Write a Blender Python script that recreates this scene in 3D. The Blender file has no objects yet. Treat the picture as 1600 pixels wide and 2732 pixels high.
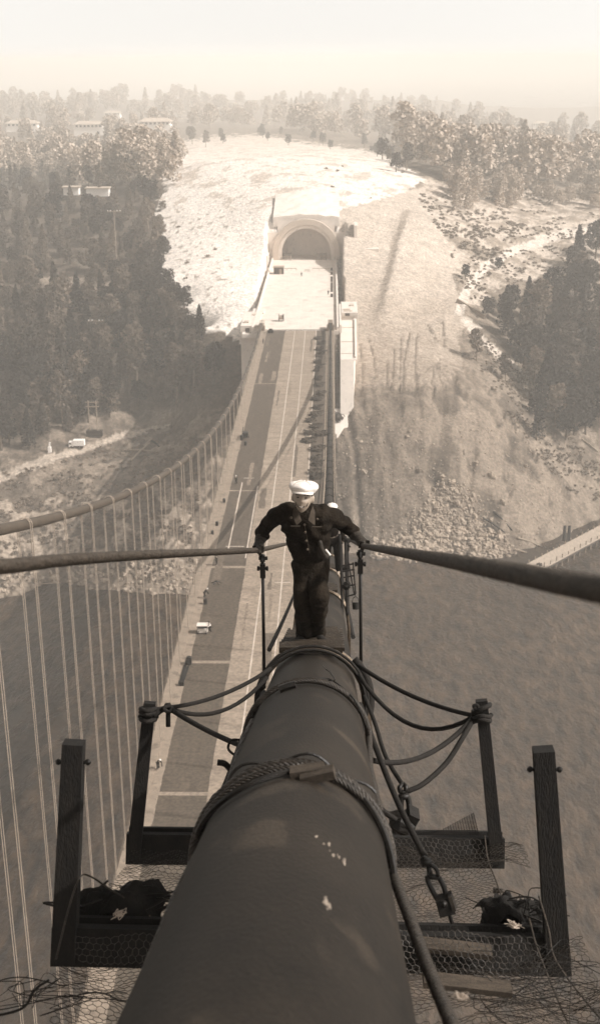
import bpy, math, random
import numpy as np
from mathutils import Vector, Matrix, noise as mnoise
random.seed(7); RNG = np.random.default_rng(11)
S = bpy.context.scene; COL = S.collection
R = math.radians

# ------------------------------------------------------------------ camera solve (metres; bridge runs along +Y, deck top z=0, water z=-60)
F, PITCH, YAW, ROLL = 3350.31, 0.347107, -0.0260731, -0.0082542
C = np.array([0.15016, 0.0, 75.16257])
_f = np.array([math.sin(YAW)*math.cos(PITCH), math.cos(YAW)*math.cos(PITCH), -math.sin(PITCH)])
_r = np.array([math.cos(YAW), -math.sin(YAW), 0.0]); _u = np.cross(_r, _f)
RX = math.cos(ROLL)*_r + math.sin(ROLL)*_u; UX = -math.sin(ROLL)*_r + math.cos(ROLL)*_u
def ray(px, py): return _f + (px-800)/F*RX - (py-1366)/F*UX
def V(px, py, d): return C + ray(px, py)*d                 # a point seen there at depth d metres
def at_z(px, py, z): q = ray(px, py); return C + q*((z-C[2])/q[2])
def at_y(px, py, y): q = ray(px, py); return C + q*(y/q[1])
def proj(P):
    d = np.asarray(P, float)-C; z = d@_f
    return 800+F*(d@RX)/z, 1366-F*(d@UX)/z
CA, CB, CC = 73.84854, -0.399657, 0.000555549
def cz(y): return CA+CB*y+CC*y*y
def cpt(y, ang=0.0, r=0.0, x0=0.0):                        # point round a main cable's axis; ang 0 = top, + = right
    s = CB+2*CC*y; n = np.array([0, -s, 1.0])/math.hypot(1, s)
    return np.array([x0, y, cz(y)]) + r*(math.sin(ang)*np.array([1., 0, 0]) + math.cos(ang)*n)

# ------------------------------------------------------------------ materials
def sep(g, k=1.0):
    h = (1-g)*k
    return (g*(1+.32*h), g*(1-.04*h), g*(1-.34*h), 1)
def mat(name, g, rough=.8, var=.25, scale=4.0, bump=0.0, bscale=None, stretch=(1, 1, 1), spec=.3, metal=0.0, g2=None, coord='Object', rnd=0.0, attr=None, spot=None, detail=6, fine=None, famp=.22):
    m = bpy.data.materials.new(name); m.use_nodes = True
    nt = m.node_tree; N = nt.nodes; L = nt.links
    b = N['Principled BSDF']; b.inputs['Roughness'].default_value = rough
    b.inputs['Specular IOR Level'].default_value = spec; b.inputs['Metallic'].default_value = metal
    tc = N.new('ShaderNodeTexCoord'); mp = N.new('ShaderNodeMapping'); mp.inputs['Scale'].default_value = stretch
    L.new(tc.outputs[coord], mp.inputs['Vector'])
    nz = N.new('ShaderNodeTexNoise'); nz.inputs['Scale'].default_value = scale; nz.inputs['Detail'].default_value = detail
    nz.inputs['Roughness'].default_value = .65
    L.new(mp.outputs[0], nz.inputs['Vector'])
    mr = N.new('ShaderNodeMapRange'); mr.inputs['From Min'].default_value = .3; mr.inputs['From Max'].default_value = .7
    mr.inputs['To Min'].default_value = 1-var; mr.inputs['To Max'].default_value = 1+var
    L.new(nz.outputs['Fac'], mr.inputs['Value'])
    last = mr.outputs[0]
    fn = N.new('ShaderNodeTexNoise'); fn.inputs['Scale'].default_value = fine or scale*14; fn.inputs['Detail'].default_value = 2
    L.new(tc.outputs[coord], fn.inputs['Vector'])
    fr = N.new('ShaderNodeMapRange'); fr.inputs['From Min'].default_value = .3; fr.inputs['From Max'].default_value = .7; fr.inputs['To Min'].default_value = 1-famp; fr.inputs['To Max'].default_value = 1+famp
    L.new(fn.outputs['Fac'], fr.inputs['Value']); f0 = N.new('ShaderNodeMath'); f0.operation = 'MULTIPLY'; L.new(last, f0.inputs[0]); L.new(fr.outputs[0], f0.inputs[1]); last = f0.outputs[0]
    if rnd:
        oi = N.new('ShaderNodeObjectInfo'); m2 = N.new('ShaderNodeMapRange')
        m2.inputs['To Min'].default_value = 1-rnd; m2.inputs['To Max'].default_value = 1+rnd
        L.new(oi.outputs['Random'], m2.inputs['Value'])
        mu = N.new('ShaderNodeMath'); mu.operation = 'MULTIPLY'; L.new(last, mu.inputs[0]); L.new(m2.outputs[0], mu.inputs[1]); last = mu.outputs[0]
    if spot:                                               # (scale, threshold, factor): spots of another tone
        vz = N.new('ShaderNodeTexNoise'); vz.inputs['Scale'].default_value = spot[0]; vz.inputs['Detail'].default_value = 3
        L.new(mp.outputs[0], vz.inputs['Vector'])
        ms = N.new('ShaderNodeMapRange'); ms.inputs['From Min'].default_value = spot[1]; ms.inputs['From Max'].default_value = spot[1]+.06
        ms.inputs['To Min'].default_value = 1; ms.inputs['To Max'].default_value = spot[2]
        L.new(vz.outputs['Fac'], ms.inputs['Value'])
        mu = N.new('ShaderNodeMath'); mu.operation = 'MULTIPLY'; L.new(last, mu.inputs[0]); L.new(ms.outputs[0], mu.inputs[1]); last = mu.outputs[0]
    vm = N.new('ShaderNodeVectorMath'); vm.operation = 'SCALE'
    if attr:
        at = N.new('ShaderNodeAttribute'); at.attribute_name = attr
        L.new(at.outputs['Color'], vm.inputs[0])
    else:
        vm.inputs[0].default_value = sep(g)[:3]
    L.new(last, vm.inputs['Scale']); L.new(vm.outputs[0], b.inputs['Base Color'])
    if bump:
        bz = N.new('ShaderNodeTexNoise'); bz.inputs['Scale'].default_value = bscale or scale*4; bz.inputs['Detail'].default_value = 5
        L.new(mp.outputs[0], bz.inputs['Vector'])
        bp = N.new('ShaderNodeBump'); bp.inputs['Strength'].default_value = min(1, bump); bp.inputs['Distance'].default_value = max(.01, bump*.1)
        L.new(bz.outputs['Fac'], bp.inputs['Height']); L.new(bp.outputs[0], b.inputs['Normal'])
    return m
M = {}
M['cable'] = mat('cable_wrapping', .0125, .64, .55, 1.3, .2, 70, spec=.2, stretch=(1, .45, 1), spot=(3.2, .58, 2.1), fine=95, famp=.35, detail=10)
M['cablefar'] = mat('cable_paint_far', .045, .6, .2, .6, spec=.3, rnd=.05)
M['steel'] = mat('dark_steel', .008, .5, .4, 8, .2, 50, spec=.45, metal=.3)
M['steelshine'] = mat('worn_bright_steel', .10, .35, .4, 14, .1, 40, metal=.85)
M['rope'] = mat('wire_rope', .022, .5, .5, 30, .3, 80, spec=.5, metal=.3)
M['dkrope'] = mat('dark_tarred_rope', .008, .85, .4, 20, .3, 90)
M['handrope'] = mat('hand_rope', .035, .6, .45, 18, .5, 120)
M['hanger'] = mat('hanger_strand', .33, .5, .15, 2)
M['timber'] = mat('weathered_timber', .006, .85, .55, 5, .4, 25, stretch=(5, 5, .7))
M['timberlight'] = mat('pale_timber', .04, .85, .4, 6, .3, 30, stretch=(1, 6, 6))
M['wire'] = mat('mesh_wire', .022, .5, .5, 6, metal=.4)
M['meshdk'] = mat('rusty_mesh_wire', .008, .7, .5, 6)
M['jacket'] = mat('dark_denim', .012, .95, .5, 9, .4, 60, spec=.08)
M['trouser'] = mat('dark_trouser_cloth', .0065, .95, .5, 7, .4, 50, spec=.08)
M['trouserpale'] = mat('dusty_trouser_cloth', .014, .95, .5, 9, .4, 50, spec=.08)
M['collar'] = mat('collar_cloth', .04, .9, .3, 20)
M['glove'] = mat('leather_glove', .022, .7, .5, 25, .4, 60)
M['skin'] = mat('skin', .25, .5, .15, 20, spec=.4)
M['dkskin'] = mat('lips_and_brows', .02, .7, .1, 20)
M['teeth'] = mat('teeth', .5, .4, .05, 20)
M['cap'] = mat('white_cap_cloth', .66, .9, .05, 40, .3, 90)
M['leather'] = mat('boot_leather', .008, .85, .5, 20, .3)
M['shirtw'] = mat('white_shirt', .7, .9, .1, 8)
M['portal'] = mat('portal_concrete', .62, .9, .06, .35, famp=.05)
M['concrete'] = mat('pale_concrete', .58, .9, var=.08, scale=.35, bump=.1, bscale=3, spot=(.8, .62, .85), famp=.06)
M['concdk'] = mat('formed_concrete', .42, .9, .12, .2, spot=(.5, .6, .9), famp=.05)
M['deckdark'] = mat('fresh_asphalt', .060, .9, .16, .9, .2, 8, stretch=(1, .25, 1), spot=(.35, .63, 1.25), detail=9, fine=2.4, famp=.30)
M['deckpale'] = mat('dusty_concrete_roadway', .19, .9, .22, .7, .2, 8, stretch=(.35, 1, 1), spot=(.5, .6, 1.2), detail=9, fine=2.2, famp=.25)
M['deckwalk'] = mat('concrete_walkway', .19, .9, .20, 1.2, spot=(.7, .6, .7), detail=9)
M['deckfar'] = mat('bare_concrete_deck_end', .55, .9, .14, .25, spot=(.2, .6, .82), detail=9)
M['rib'] = mat('pale_rib_steel', .032, .55, .5, 12, .3, 60, metal=.2, famp=.4)  # paler than the flange under the ribs
M['patchdk'] = mat('tar_stain', .145, .9, .4, 1.5, detail=9, fine=3)
M['patchlt'] = mat('cement_dust_patch', .085, .9, .4, 1.5, detail=9, fine=3)
M['line'] = mat('road_line_paint', .42, .9, .25, 1.2)
M['truss'] = mat('truss_steel', .09, .6, .2, .5)
M['heap'] = mat('dirty_scrap', .035, .9, .6, 2, .3, 6, rnd=.3)
M['woodbox'] = mat('white_painted_boards', .6, .8, .1, 2)
M['leafd'] = mat('dark_conifer_leaf', .019, .8, .5, .35, rnd=.6)
M['leafm'] = mat('grey_green_leaf', .085, .8, .5, .35, rnd=.5)  # lightened to stand in for haze over the middle left wood
M['bark'] = mat('tree_bark', .08, .9, .3, 2)
M['barkpale'] = mat('pale_trunk_bark', .16, .9, .3, 2)
M['shrub'] = mat('dry_shrub_leaf', .15, .9, .5, .5)
M['rock'] = mat('broken_rock', .22, .9, .3, 1.2, .3, 6, rnd=.25)
M['rubble'] = mat('loose_rubble', .25, .9, .4, .6, .3, 4)
M['roofing'] = mat('house_roof', .35, .8, .1, .4)
M['white'] = mat('white_house_wall', .75, .8, .05, .4)
M['dark'] = mat('window_glass', .05, .2, .1, 1)
M['pole'] = mat('pale_pole_wood', .22, .9, .2, 2)
M['poledk'] = mat('dark_pole_wood', .03, .9, .2, 2)
M['terrain'] = mat('hillside_earth', .2, .95, .26, .35, .55, .8, attr='land', spot=(.9, .62, 1.15), detail=10, fine=1.3, famp=.30)
for n_ in M['terrain'].node_tree.nodes:
    if n_.type == 'BUMP': n_.inputs['Distance'].default_value = .9
M['cover'] = mat('pale_earth_cover', .60, .95, .1, .35, .3, 1.5)
M['pier'] = mat('pier_planks', .30, .9, .25, .5, stretch=(6, 1, 1))
# water
mw = bpy.data.materials.new('bay_water'); mw.use_nodes = True
nt = mw.node_tree; N = nt.nodes; L = nt.links; b = N['Principled BSDF']
b.inputs['Roughness'].default_value = .28; b.inputs['Specular IOR Level'].default_value = .26
tc = N.new('ShaderNodeTexCoord'); mp = N.new('ShaderNodeMapping'); mp.inputs['Rotation'].default_value = (0, 0, R(28)); mp.inputs['Scale'].default_value = (1, .42, 1)
L.new(tc.outputs['Object'], mp.inputs[0])
n1 = N.new('ShaderNodeTexNoise'); n1.inputs['Scale'].default_value = .42; n1.inputs['Detail'].default_value = 8; n1.inputs['Roughness'].default_value = .6
n2 = N.new('ShaderNodeTexNoise'); n2.inputs['Scale'].default_value = .045; n2.inputs['Detail'].default_value = 5
L.new(mp.outputs[0], n1.inputs[0]); L.new(mp.outputs[0], n2.inputs[0])
ad = N.new('ShaderNodeMath'); ad.operation = 'MULTIPLY_ADD'; ad.inputs[1].default_value = 5; L.new(n2.outputs[0], ad.inputs[0]); L.new(n1.outputs[0], ad.inputs[2])
bp = N.new('ShaderNodeBump'); bp.inputs['Strength'].default_value = .9; bp.inputs['Distance'].default_value = 1.2
L.new(ad.outputs[0], bp.inputs['Height']); L.new(bp.outputs[0], b.inputs['Normal'])
cr = N.new('ShaderNodeMapRange'); cr.inputs['From Min'].default_value = .35; cr.inputs['From Max'].default_value = .65; cr.inputs['To Min'].default_value = .35; cr.inputs['To Max'].default_value = 1.75
L.new(n1.outputs[0], cr.inputs[0])
n3 = N.new('ShaderNodeTexNoise'); n3.inputs['Scale'].default_value = .016; n3.inputs['Detail'].default_value = 6; n3.inputs['Roughness'].default_value = .7; n3.inputs['Distortion'].default_value = 1.2; L.new(mp.outputs[0], n3.inputs[0])
c3 = N.new('ShaderNodeMapRange'); c3.inputs['From Min'].default_value = .35; c3.inputs['From Max'].default_value = .65; c3.inputs['To Min'].default_value = .65; c3.inputs['To Max'].default_value = 1.4; L.new(n3.outputs[0], c3.inputs[0])
mw3 = N.new('ShaderNodeMath'); mw3.operation = 'MULTIPLY'; L.new(cr.outputs[0], mw3.inputs[0]); L.new(c3.outputs[0], mw3.inputs[1])
rw = N.new('ShaderNodeMapRange'); rw.inputs['From Min'].default_value = .3; rw.inputs['From Max'].default_value = .7; rw.inputs['To Min'].default_value = .22; rw.inputs['To Max'].default_value = .42; L.new(n3.outputs[0], rw.inputs[0]); L.new(rw.outputs[0], b.inputs['Roughness'])
vm = N.new('ShaderNodeVectorMath'); vm.operation = 'SCALE'; vm.inputs[0].default_value = (.037, .023, .0135)
L.new(mw3.outputs[0], vm.inputs['Scale']); L.new(vm.outputs[0], b.inputs['Base Color'])
M['water'] = mw

# ------------------------------------------------------------------ mesh helpers
class MB:
    def __init__(s): s.v = []; s.f = []
    def add(s, vs, fs):
        o = len(s.v); s.v += [tuple(map(float, p)) for p in vs]; s.f += [tuple(i+o for i in f) for f in fs]; return s
    def box(s, c, sz, rot=None):
        a, b, d = [x/2 for x in sz]
        vs = [Vector((x, y, z)) for x in (-a, a) for y in (-b, b) for z in (-d, d)]
        if rot is not None: vs = [rot @ q for q in vs]
        vs = [q+Vector(c) for q in vs]
        return s.add(vs, [(0, 1, 3, 2), (4, 6, 7, 5), (0, 4, 5, 1), (2, 3, 7, 6), (0, 2, 6, 4), (1, 5, 7, 3)])
    def beam(s, p, q, w, h, up=(0, 0, 1), w2=None, h2=None):
        p = Vector(p); q = Vector(q); d = (q-p).normalized(); x = d.cross(Vector(up)).normalized(); y = x.cross(d)
        w2 = w2 or w; h2 = h2 or h; vs = []
        for P, W, H in ((p, w, h), (q, w2, h2)):
            for i, j in ((-1, -1), (1, -1), (1, 1), (-1, 1)): vs.append(P+x*(i*W/2)+y*(j*H/2))
        return s.add(vs, [(3, 2, 1, 0), (4, 5, 6, 7), (0, 1, 5, 4), (1, 2, 6, 5), (2, 3, 7, 6), (3, 0, 4, 7)])
    def tube(s, pts, rad, n=8, cap=True):
        P = [Vector(p) for p in pts]; rs = rad if hasattr(rad, '__len__') else [rad]*len(P)
        d = (P[1]-P[0]).normalized(); x = d.orthogonal().normalized(); vs = []; fs = []
        for i, p in enumerate(P):
            d = ((P[min(i+1, len(P)-1)]-P[max(i-1, 0)])).normalized()
            x = (x-d*x.dot(d)).normalized(); y = d.cross(x)
            for k in range(n):
                a = 2*math.pi*k/n; vs.append(p+(x*math.cos(a)+y*math.sin(a))*rs[i])
            if i:
                for k in range(n): fs.append(((i-1)*n+k, (i-1)*n+(k+1) % n, i*n+(k+1) % n, i*n+k))
        if cap: fs.append(tuple(range(n-1, -1, -1))); fs.append(tuple((len(P)-1)*n+k for k in range(n)))
        return s.add(vs, fs)
    def ball(s, c, r, n=8, m=6, sc=(1, 1, 1), jit=0, rot=None):
        vs = []; fs = []
        for i in range(m+1):
            t = math.pi*i/m
            for k in range(n):
                a = 2*math.pi*k/n; j = 1+random.uniform(-jit, jit)
                q = Vector((math.sin(t)*math.cos(a)*sc[0], math.sin(t)*math.sin(a)*sc[1], math.cos(t)*sc[2]))*r*j
                if rot is not None: q = rot @ q
                vs.append(Vector(c)+q)
        for i in range(m):
            for k in range(n): fs.append((i*n+k, (i+1)*n+k, (i+1)*n+(k+1) % n, i*n+(k+1) % n))
        return s.add(vs, fs)
    def build(s, name, m, parent=None, smooth=False, loc=None):
        me = bpy.data.meshes.new(name)
        if loc is None and parent is None and s.v:
            a = np.array(s.v); loc = tuple((a.min(0)+a.max(0))/2)
        if parent is not None: loc = tuple(parent.matrix_world.translation)
        l = Vector(loc or (0, 0, 0))
        me.from_pydata([tuple(Vector(p)-l) for p in s.v], [], s.f); me.update()
        if smooth: me.polygons.foreach_set('use_smooth', [True]*len(me.polygons))
        me.materials.append(m)
        o = bpy.data.objects.new(name, me); COL.objects.link(o)
        if parent is not None: o.parent = parent
        else: o.location = l
        o.matrix_world = Matrix.Translation(l)
        return o
def tag(o, label=None, cat=None, group=None, kind=None):
    if label: o['label'] = label
    if cat: o['category'] = cat
    if group: o['group'] = group
    if kind: o['kind'] = kind
    return o
def empty(name, loc, label=None, cat=None, group=None, kind=None):
    o = bpy.data.objects.new(name, None); COL.objects.link(o); o.location = Vector(loc); o.matrix_world = Matrix.Translation(Vector(loc))
    return tag(o, label, cat, group, kind)
def copy_tree(o, parent=None):
    c = o.copy(); COL.objects.link(c)
    if parent is not None: c.parent = parent
    for ch in list(o.children): copy_tree(ch, c)
    return c
def spline(pts, n=8):
    P = [np.array(p, float) for p in pts]; P = [2*P[0]-P[1]]+P+[2*P[-1]-P[-2]]; out = []
    for i in range(1, len(P)-2):
        for k in range(n):
            t = k/n; a, b_, c, d = P[i-1:i+3]
            out.append(.5*((2*b_)+(-a+c)*t+(2*a-5*b_+4*c-d)*t*t+(-a+3*b_-3*c+d)*t**3))
    out.append(P[-2]); return out
def sag(p, q, s, n=12):
    p = np.array(p, float); q = np.array(q, float)
    return [p+(q-p)*t-np.array([0, 0, 4*s*t*(1-t)]) for t in np.linspace(0, 1, n+1)]
def twisted(mb, pts, r, strands=6, pitch=.22, n=5):
    P = [np.array(p, float) for p in pts]
    L_ = np.concatenate([[0], np.cumsum([np.linalg.norm(P[i+1]-P[i]) for i in range(len(P)-1)])])
    ns = max(8, int(L_[-1]/(pitch/9))); ss = np.linspace(0, L_[-1], ns); Q = np.array([[np.interp(t, L_, [p[k] for p in P]) for k in range(3)] for t in ss])
    T = np.gradient(Q, axis=0); T /= np.linalg.norm(T, axis=1)[:, None]
    x = Vector(T[0]).orthogonal().normalized(); fr = []
    for t in T:
        t = Vector(t); x = (x-t*x.dot(t)).normalized(); fr.append((np.array(x), np.array(t.cross(x))))
    for k in range(strands):
        pp = [Q[i]+r*.62*(math.cos(2*math.pi*(ss[i]/pitch+k/strands))*fr[i][0]+math.sin(2*math.pi*(ss[i]/pitch+k/strands))*fr[i][1]) for i in range(ns)]
        mb.tube(pp, r*.42, n)
    mb.tube(Q, r*.5, 6)
    return mb
def bake(name, obj, m, parent=None, tagd=None, ns=0, nsc=6, detail=None):
    dg = bpy.context.evaluated_depsgraph_get(); ev = obj.evaluated_get(dg)
    me = bpy.data.meshes.new_from_object(ev); me.transform(obj.matrix_world)
    bpy.data.objects.remove(obj)
    if ns:
        me.update(); nn = [v.normal.copy() for v in me.vertices]
        for v, n_ in zip(me.vertices, nn):
            q = v.co*nsc; h = mnoise.noise(q)+.5*mnoise.noise(q*2.3)
            if detail: h += detail*math.sin(mnoise.noise(v.co*3)*14+v.co.z*18)
            v.co += n_*ns*h
    import bmesh
    bm = bmesh.new(); bm.from_mesh(me); seen = set(); isl = []
    for v0 in bm.verts:
        if v0.index in seen: continue
        st = [v0]; seen.add(v0.index); cur = []
        while st:
            a = st.pop(); cur.append(a)
            for e_ in a.link_edges:
                b_ = e_.other_vert(a)
                if b_.index not in seen: seen.add(b_.index); st.append(b_)
        isl.append(cur)
    isl.sort(key=len)
    if len(isl) > 1:
        for c_ in isl[:-1]: bmesh.ops.delete(bm, geom=c_, context='VERTS')
        bm.to_mesh(me)
    bm.free()
    me.polygons.foreach_set('use_smooth', [True]*len(me.polygons))
    me.materials.clear(); me.materials.append(m); me.update()
    o = bpy.data.objects.new(name, me); COL.objects.link(o)
    if parent is not None:
        l = parent.matrix_world.translation.copy(); me.transform(Matrix.Translation(-l)); o.parent = parent; o.matrix_world = Matrix.Translation(l)
    return o
def skin(name, verts, edges, radii, sub=2, extra=None, voxel=None):
    me = bpy.data.meshes.new(name); me.from_pydata([tuple(map(float, v)) for v in verts], edges, []); me.update()
    o = bpy.data.objects.new(name, me); COL.objects.link(o)
    o.modifiers.new('skin', 'SKIN')
    sv = me.skin_vertices[0].data
    for i, r in enumerate(radii): sv[i].radius = r if hasattr(r, '__len__') else (r, r)
    for i in range(len(verts)): sv[i].use_root = (i == 0)
    s = o.modifiers.new('sub', 'SUBSURF'); s.levels = sub; s.render_levels = sub
    if extra or voxel:
        dg = bpy.context.evaluated_depsgraph_get(); me2 = bpy.data.meshes.new_from_object(o.evaluated_get(dg)); bpy.data.objects.remove(o)
        import bmesh
        bm = bmesh.new(); bm.from_mesh(me2)
        for x in (extra or []):
            t = bpy.data.meshes.new('t'); t.from_pydata([tuple(p) for p in x.v], [], x.f); t.update(); bm.from_mesh(t)
        bmesh.ops.recalc_face_normals(bm, faces=bm.faces); bm.to_mesh(me2); bm.free()
        o = bpy.data.objects.new(name, me2); COL.objects.link(o)
        rm = o.modifiers.new('rm', 'REMESH'); rm.mode = 'VOXEL'; rm.voxel_size = voxel or .01; rm.use_smooth_shade = True
        sm = o.modifiers.new('sm', 'SMOOTH'); sm.iterations = 2; sm.factor = .5
    bpy.context.view_layer.update()
    return o
def fbm(x, y, sc, oc=4, seed=0.0):
    return np.array([sum(mnoise.noise((a*sc*2**k+seed, b_*sc*2**k-seed, k*3.1))/2**k for k in range(oc)) for a, b_ in zip(np.ravel(x), np.ravel(y))]).reshape(np.shape(x))

# ------------------------------------------------------------------ terrain of the island (fan grid heightfield)
ctl = []
def Y_(px, py, y):
    if y > 620: y = 620+(y-620)*(1.7 if px < 480 else 3.3)   # the far slopes lie well back in the haze
    ctl.append(at_y(px, py, y))
def Z_(px, py, z): ctl.append(at_z(px, py, z))
for px, py in [(-250, 1640), (0, 1605), (110, 1560), (200, 1562), (330, 1580), (480, 1590), (560, 1570), (650, 1540), (760, 1520), (960, 1478), (1044, 1494), (1200, 1478), (1290, 1500), (1400, 1470), (1500, 1425), (1600, 1390), (1800, 1340)]: Z_(px, py, -60.3)
for px, py, y in [(-250, 1400, 322), (0, 1400, 325), (250, 1430, 325), (450, 1440, 325), (0, 1265, 350), (-200, 1290, 348), (130, 1228, 357), (230, 1194, 366), (330, 1162, 376), (450, 1135, 385), (560, 1250, 350),
    (0, 1100, 385), (0, 1000, 405), (200, 1000, 402), (200, 900, 430), (430, 900, 425), (0, 800, 460), (300, 700, 500), (100, 620, 560), (0, 600, 570), (300, 500, 700), (50, 450, 800), (100, 400, 900), (300, 350, 1050), (0, 330, 1100), (150, 325, 1150),
    (-250, 900, 440), (-250, 600, 600), (-300, 350, 1100), (500, 1000, 402), (610, 970, 386), (540, 880, 396), (600, 850, 402), (480, 820, 420), (450, 740, 448), (500, 600, 520), (450, 480, 600), (560, 430, 620), (600, 700, 462), (640, 650, 490),
    (700, 560, 515), (600, 560, 530), (830, 555, 517), (930, 560, 517), (830, 500, 545), (830, 400, 640), (640, 370, 760), (830, 345, 820), (830, 300, 1000), (1000, 320, 960), (600, 330, 1000),
    (950, 1040, 371), (1160, 1035, 373), (960, 940, 396), (950, 870, 415), (1130, 860, 425), (1000, 700, 470), (940, 640, 488), (1050, 560, 530), (1130, 480, 600), (1050, 420, 700), (1000, 1250, 350), (1200, 1250, 352), (1240, 1010, 385), (1330, 1130, 372), (1450, 1290, 362),
    (1500, 1000, 420), (1560, 1150, 400), (1700, 1150, 402), (1400, 850, 455), (1300, 740, 490), (1230, 815, 442), (1590, 620, 575), (1400, 665, 530), (1400, 560, 620), (1590, 450, 750), (1200, 600, 520), (1300, 400, 850), (1500, 360, 950), (1620, 370, 900), (1800, 600, 600), (1800, 400, 950), (1800, 1000, 420),
    (900, 1200, 356), (880, 1400, 345), (700, 1350, 345)]: Y_(px, py, y)
for fx in np.linspace(-.40, .42, 9):
    ctl += [np.array([fx*288, 288, -73]), at_y(800+fx*3350, 268 if fx < .18 else 345, 2700), np.array([fx*3100, 3100, -35]), np.array([fx*3500, 3500, -90])]
ctl = np.array(ctl)
def warp(x, y): return np.stack([x/y*500, 420*np.log(y/300)], -1)
K_ = warp(ctl[:, 0], ctl[:, 1])
A = np.linalg.norm(K_[:, None]-K_[None], axis=-1); A = -A; n = len(ctl)
PM = np.concatenate([np.ones((n, 1)), K_], 1)
big = np.block([[A-np.eye(n)*.8, PM], [PM.T, np.zeros((3, 3))]])
W_ = np.linalg.solve(big, np.concatenate([ctl[:, 2], [0, 0, 0]]))
NS, NY = 600, 600
ss = np.linspace(-.38, .42, NS); yy = 288*np.exp(np.linspace(0, 1, NY)**1.25*math.log(3500/288))
GX = (ss[None, :]*yy[:, None]); GY = np.repeat(yy[:, None], NS, 1)
q = warp(GX, GY).reshape(-1, 2); gz = np.zeros(len(q))
for i in range(0, len(q), 20000):
    qq = q[i:i+20000]; D = np.linalg.norm(qq[:, None]-K_[None], axis=-1); gz[i:i+20000] = -D@W_[:n]+W_[n]+qq@W_[n+1:]
GZ = gz.reshape(NY, NS)
def inpoly(px, py, poly):
    r = np.zeros(np.shape(px), bool); j = len(poly)-1
    for i in range(len(poly)):
        xi, yi = poly[i]; xj, yj = poly[j]
        c = ((yi > py) != (yj > py)) & (px < (xj-xi)*(py-yi)/(yj-yi+1e-9)+xi); r ^= c; j = i
    return r
def projv(X, Y, Z):
    P = np.stack([X-C[0], Y-C[1], Z-C[2]], -1); d = P@_f
    return 800+F*(P@RX)/d, 1366-F*(P@UX)/d
nA = fbm(GX, GY, .09, 4, 3.3); nB = fbm(GX, GY, .35, 3, 8.1); nC = fbm(GX, GY, .02, 3, 1.7)
px, py = projv(GX, GY, GZ); pxn = px+nA*22+nB*9; pyn = py+nA*16+nB*8
cliff = [(455, 380), (440, 480), (420, 560), (415, 700), (455, 775), (480, 820), (540, 870), (600, 890), (700, 960), (960, 960), (1010, 560), (1100, 520), (1130, 470), (1000, 405), (850, 385), (700, 360), (560, 365)]
graded = [(905, 560), (1130, 500), (1190, 600), (1200, 700), (1225, 800), (1245, 860), (1220, 900), (1240, 1000), (1160, 1035), (930, 1045), (890, 1045)]
scree = [(860, 1035), (1160, 1030), (1240, 980), (1300, 1040), (1420, 1200), (1520, 1330), (1600, 1400), (1400, 1500), (1280, 1560), (860, 1560)]
rslope = [(1120, 470), (1300, 520), (1450, 500), (1640, 560), (1640, 690), (1500, 720), (1300, 780), (1230, 850), (1190, 700)]
rtrail = [(1235, 860), (1330, 960), (1480, 1120), (1640, 1220), (1640, 1420), (1540, 1360), (1420, 1210), (1300, 1050), (1235, 950)]
gz_n = nA*1.5+nB*.35
inn = lambda p, a=pxn, b=pyn: inpoly(a, b, p)
mc, mg, msr, mr_, mt = inn(cliff), inpoly(px+nB*4, py+nB*4, graded), inn(scree), inn(rslope), inn(rtrail)
TRK = [[(982, 900), (998, 960), (1000, 1010)], [(1050, 935), (1046, 1040)], [(1068, 905), (1064, 1038)], [(1092, 890), (1078, 960), (1074, 1030)], [(1112, 890), (1106, 960), (1110, 1030)], [(1030, 960), (1034, 1040)], [(1155, 975), (1110, 1010)], [(1158, 978), (1150, 1022)], [(1160, 975), (1178, 1022)], [(1162, 975), (1200, 1020)], [(1165, 972), (1222, 1012)], [(1168, 968), (1238, 1000)], [(1172, 962), (1240, 985)], [(1180, 860), (1184, 920)], [(1140, 865), (1160, 905), (1182, 925)], [(960, 920), (968, 1000), (962, 1040)]]
def dpl0(pl):
    d = np.full(px.shape, 1e9)
    for (x0, y0), (x1, y1) in zip(pl, pl[1:]):
        t = np.clip(((px-x0)*(x1-x0)+(py-y0)*(y1-y0))/((x1-x0)**2+(y1-y0)**2), 0, 1); d = np.minimum(d, np.hypot(px-x0-t*(x1-x0), (py-y0-t*(y1-y0))))
    return d
# gullies running down the tipped earth, dozer tracks on the graded bench
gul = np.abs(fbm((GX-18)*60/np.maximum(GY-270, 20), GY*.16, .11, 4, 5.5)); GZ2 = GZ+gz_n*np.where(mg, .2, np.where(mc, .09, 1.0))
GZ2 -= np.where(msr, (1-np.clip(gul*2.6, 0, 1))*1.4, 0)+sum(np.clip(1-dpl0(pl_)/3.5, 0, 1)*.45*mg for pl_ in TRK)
cx_ = px-(1088-(py-600)*.27); GZ2 += np.where((py > 560) & (py < 880) & (px > 960), 1.8*np.where(cx_ < 0, np.exp(-(cx_/20)**2), np.exp(-(cx_/70)**2))*np.clip((880-py)/60, 0, 1)*np.clip((py-560)/50, 0, 1), 0)
corr = (GX > -24.5) & (GX < 4.5) & (GY > 340) & (GY < 503)
GZ2 = np.where(corr, np.minimum(GZ2, -3-(503-GY)*.12), GZ2)
GZ2 = np.where((GX > -25) & (GX < 6) & (GY > 492) & (GY < 503), np.minimum(GZ2, 2), GZ2)
GZ = GZ2
GZ = np.where((np.abs(GX-(-9.6)) < 11.5) & (GY >= 492) & (GY < 529), np.minimum(GZ, -4), GZ)
px, py = projv(GX, GY, GZ)
alb = np.full(GX.shape, .075)
alb = np.where((px < 800) & (py > 1090), .075+.06*(nA > .12)+.04*(nB > .2), alb)
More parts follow.
